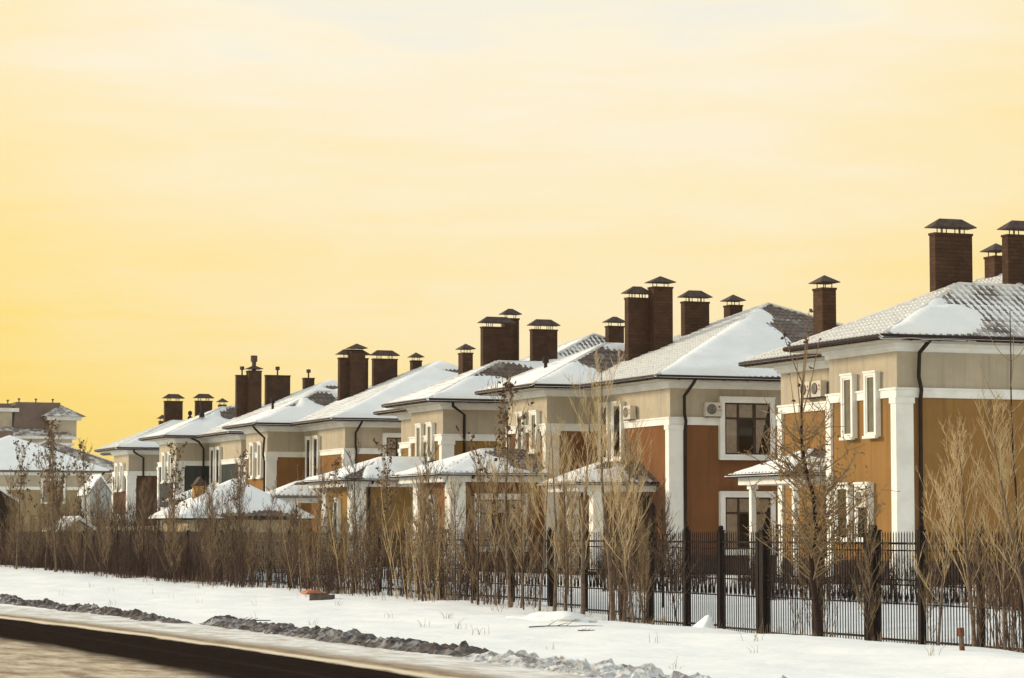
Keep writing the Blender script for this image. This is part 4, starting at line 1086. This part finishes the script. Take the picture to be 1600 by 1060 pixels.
for y in (40.3, 42.4, 45.2, 49.6):
    sc_ = rng.uniform(.5, .95)
    plant('thin%d' % rng.randint(0, 4), 'bare_sapling', 25.8 + rng.uniform(-.3, .5), y, 'thin bare sapling against the near pickets ' + ('past the thick fence post' if y < 47 else 'beside the maple'), TG, sc_, rng.uniform(0, 6.28))
BL = 'low many-stemmed bare bush filling the thicket at the fence foot'
y = 66.0
while y < 150:
    x = 25.6 + rng.uniform(-.5, .7)
    key = 'bush%d' % rng.randint(0, 3) if rng.random() < (.5 if y < 90 else .3) else 'dark%d' % rng.randint(0, 2)
    plant(key, 'bare_bush', x, y, ('tan' if key[0] == 'b' else 'dark brown') + ' many-stemmed bare bush at the thicket foot ' + stretch(y), 'bushes in the thicket', rng.uniform(.5, .95), rng.uniform(0, 6.28), cat='bush')
    y += rng.uniform(.8, 1.7) * (1 if y < 100 else 1.1)
for x, y, s_, label in ((25.6, 72.0, 1.12, 'tall golden seed-topped bush before the narrow wing window'), (25.9, 73.6, 1.1, 'golden seed-topped bush left of the white wing pilaster'), (26.0, 79.6, 1.0, 'golden bush before the yellow villa wing wall'), (25.7, 83.4, 1.12, 'golden dry bush before the amber villa porch')):
    plant('golden%d' % (int(y) % 2), 'dry_bush', x, y, label, 'golden dry bushes', s_, y, cat='bush')
for key, x, y, s_, label in (('seedy1', 25.6, 75.8, .9, 'leafy-topped sapling before the corner of the red-brown wing roof'), ('seedy0', 25.6, 82.0, .85, 'leafy sapling before the yellow wing pilaster'),
                             ('seedy1', 25.9, 104, 1.05, 'leafy sapling before the grey-green villa'), ('seedy0', 27.8, 101.0, 1.0, 'leaf-hung sapling behind the garden house chimney'),
                             ('seedy1', 24.9, 121, 1.35, 'tall leaf-hung tree crossing the distant apartment block'), ('seedy0', 25.2, 125, 1.3, 'dense leaf-hung tree at the far left thicket'), ('seedy1', 24.6, 129, 1.2, 'leaf-hung tree at the picture edge in the far thicket'),
                             ('seedy0', 25.4, 117.5, 1.15, 'leaf-hung tree nearest the rust villa in the far thicket')):
    plant(key, 'leafy_tree', x, y, label, 'saplings with withered leaves', s_, y)
# near bushes at the right end
for x, y, s_, label in ((25.9, 41.0, 1.1, 'dense bare bush at the near end of the fence'), (26.1, 42.2, .9, 'bare bush beside the second ball-topped post from the near end'), (24.9, 56.6, .75, 'bare bush at the foot of the fence by the snow heap'), (25.6, 49.0, .6, 'small bare bush right of the maple trunk')):
    plant('bush%d' % (int(y * 3) % 4), 'bare_bush', x, y, label, 'near bushes', s_, y * 2, cat='bush')
# pines and garden shrubs inside the fence
for key, x, y, s_, label in (('pine0', 29.0, 63.9, .86, 'small dark pine peeping over the fence by the red-brown pilaster'), ('pine1', 28.6, 107.5, 1.0, 'dark pine before the grey-green bay windows'), ('pine0', 29.6, 117, 1.1, 'dark pine before the rust villa corner'), ('pine1', 27.6, 101.5, .85, 'low pine before the garden house roof'), ('pine0', 27.5, 92, .95, 'pine at the right slope of the garden house'), ('pine1', 28, 123, 1.0, 'farthest dark pine before the grey outbuilding')):
    plant(key, 'pine_tree', x, y, label, 'garden pines', s_, y)
for x, y, s_, key in [(28 + rng.uniform(0, 4), 113 + i * 1.9, rng.uniform(1.25, 1.75), 'dark%d' % (i % 3)) for i in range(17)]:
    plant(key, 'garden_bush', x, y, 'tall dark bush behind the sheet fence ' + ('before the rust villa' if y < 124 else 'before the dull yellow far villa' if y < 136 else 'at the far end of the thicket'), 'tall bushes behind the sheet fence', s_, y, cat='bush')
y = 42; hl = 'low dark garden hedge bush seen through the pickets'
while y < 80:
    plant('dark%d' % rng.randint(0, 2), 'garden_bush', 33.5 + rng.uniform(-1.2, 1.2), y, 'low dark garden hedge bush seen through the pickets ' + ('before the orange villa' if y < 58 else 'before the red-brown flank wall' if y < 66 else 'behind the poplar trunks'), 'hedge bushes inside the fence', rng.uniform(.5, .68), rng.uniform(0, 6.28), cat='bush'); y += rng.uniform(.5, .8)

# ------------------------------------------------------------------ small things on the snow
def lump(name, m, loc, size, seed, label, cat, n=14, pw=1.0):
    bm = bmesh.new(); bmesh.ops.create_icosphere(bm, subdivisions=4, radius=1)
    for v in bm.verts:
        k = 1 + .35 * noise.fractal(v.co * 1.7 + Vector((seed, 0, 0)), 1, 2, 4); v.co = Vector((v.co.x * size[0] * k, v.co.y * size[1] * k, v.co.z * size[2] * k))
    me = bpy.data.meshes.new(name); bm.to_mesh(me); bm.free(); me.polygons.foreach_set('use_smooth', [True] * len(me.polygons))
    o = link(name, me, m); o.location = loc; tag(o, label, cat); return o
def snow_peak():
    b = MB(); n = 18; hs = [(0.5, -.08), (.22, .02), (.15, .12), (.10, .22), (.05, .30), (0, .33)]
    for r, z in hs:
        for k in range(n): a = 2 * math.pi * k / n; rr = r * (1 + .75 * fbm(math.cos(a) * 1.3, math.sin(a) * 1.3, r * 3)); b.v.append((rr * math.cos(a) + z * .12, rr * math.sin(a) * 1.6, z))
    b.f = [(i * n + k, i * n + (k + 1) % n, (i + 1) * n + (k + 1) % n, (i + 1) * n + k) for i in range(len(hs) - 1) for k in range(n)]
    o = b.obj('snow_heap', 'snow', smooth=True); o.location = (24.9, 52.6, ground_z(24.9, 52.6)); tag(o, 'pointed snow heap against the picket fence', 'snow heap')
snow_peak()
def stake():
    r = empty('wooden_stake', (23.6, 39.8, ground_z(23.6, 39.8)), .2); r.rotation_euler = (.0, -.08, .2)
    MB().box((-.035, -.03, -.2), (.035, .03, .07)).obj('lower_end', 'red_wood', r)
    MB().box((-.033, -.028, .07), (.033, .028, .24)).obj('painted_band', 'concrete', r).material_slots[0].material
    MB().box((-.045, -.038, .24), (.045, .038, .38)).obj('head', 'red_wood', r)
    tag(r, 'short reddish wooden stake with a pale band in the foreground snow', 'stake')
stake()
b = MB(); b.prism([(-.36, -.2), (.30, -.22), (.36, .18), (-.34, .2)], -.1, .15); b.prism([(-.34, -.18), (.16, -.19), (.18, .16), (-.31, .17)], .15, .20)
o = b.obj('concrete_block', 'concrete'); o.location = (23.2, 75, ground_z(23.2, 75)); o.rotation_euler = (0, 0, -.35); tag(o, 'dark broken concrete block lying on the snow', 'block')
b = MB(); n = 10
for i in range(n + 1):
    a = math.pi * i / n; b.v += [(-.28 * math.cos(a), -.32, .11 * math.sin(a)), (-.28 * math.cos(a), .32, .11 * math.sin(a))]
b.f = [(2 * i, 2 * i + 1, 2 * i + 3, 2 * i + 2) for i in range(n)] + [tuple(2 * i for i in range(n + 1)), tuple(2 * i + 1 for i in range(n, -1, -1))]
o = b.obj('plastic_tub', 'orange_plastic', smooth=False); o.location = (24.6, 80.6, ground_z(24.6, 80.6) + .02); tag(o, 'faded orange plastic tub upturned at the thicket foot', 'tub')
def stick(x, y, ln, az, seed, label, r=.025):
    rg = random.Random(seed); b = MB(); pts, d = branch(b, Vector((0, 0, .03)), Vector((math.cos(az), math.sin(az), .02)), ln, r, r * .5, rg, up=0, wob=.12, seg=8, n=5)
    for k in range(4): branch(b, pts[1 + k], Vector((math.cos(az + rg.uniform(-.8, .8)), math.sin(az + rg.uniform(-.8, .8)), rg.uniform(.1, .7))), ln * .18, r * .6, r * .25, rg, up=-.02, wob=.15, seg=3, n=4)
    o = b.obj('fallen_branch', 'bark_dark', fix=False); o.location = (x, y, ground_z(x, y)); tag(o, label, 'branch', 'branches lying on the snow')
stick(20.0, 50.6, 1.5, -.45, 1, 'long fallen branch lying on the snow beyond the dirty ridge', .013)
stick(20.4, 49.0, .5, -.3, 2, 'short fallen branch on the snow near the poplar trunks', .011)
stick(22.0, 55.5, .8, .2, 3, 'broken twig cluster poking from a small snow mound', .012)
stick(16.0, 58.5, .9, -.4, 4, 'thin branch lying at the end of the far dirty ridge', .02)
lump('snow_mound', 'ground_snow_mat', (22.2, 54.6, ground_z(22.2, 54.6) - .05), (.8, 1.5, .22), 3, 'low snow mound with twigs before the poplars', 'snow mound')

# dry grass stalks poking through the snow
b = MB(); rg = random.Random(44)
for i in range(250):
    if i < 210: x, y = 25.6 + rg.gauss(0, .6), rg.uniform(40, 110)
    else: x, y = rg.uniform(16.5, 25), 36 + 60 * rg.random() ** 1.4
    g = ground_z(x, y)
    for k in range(rg.randint(2, 7)):
        px, py = x + rg.gauss(0, .07), y + rg.gauss(0, .09); h = rg.uniform(.06, .26) * (1.3 if i < 210 else .8); lx, ly = rg.gauss(0, .06), rg.gauss(0, .06)
        b.tube([(px, py, g - .05), (px + lx * .4, py + ly * .4, g + h * .6), (px + lx, py + ly, g + h)], [.0045, .0035, .002], 3, caps=False)
tag(b.obj('dry_grass', 'twig_tan', fix=False), 'dry grass stalks poking through the roadside snow', 'grass', kind='stuff')

# thin warm winter haze over the whole place, sky outside it
m = bpy.data.materials.new('haze_air'); m.use_nodes = True; t = m.node_tree; t.nodes.clear()
o_ = t.nodes.new('ShaderNodeOutputMaterial'); v_ = t.nodes.new('ShaderNodeVolumePrincipled')
v_.inputs['Color'].default_value = (.95, .93, .90, 1); v_.inputs['Density'].default_value = HAZE; v_.inputs['Anisotropy'].default_value = .2
t.links.new(v_.outputs[0], o_.inputs['Volume']); M['haze_air'] = m
gx = [v.co.x for v in bpy.data.objects['ground'].data.vertices]; gy = [v.co.y for v in bpy.data.objects['ground'].data.vertices]
tag(MB().box((min(gx) - 20, min(gy) - 20, -1.6), (max(gx) + 20, max(gy) + 20, 34)).obj('haze', 'haze_air'), 'thin pale winter haze', 'haze', kind='stuff')
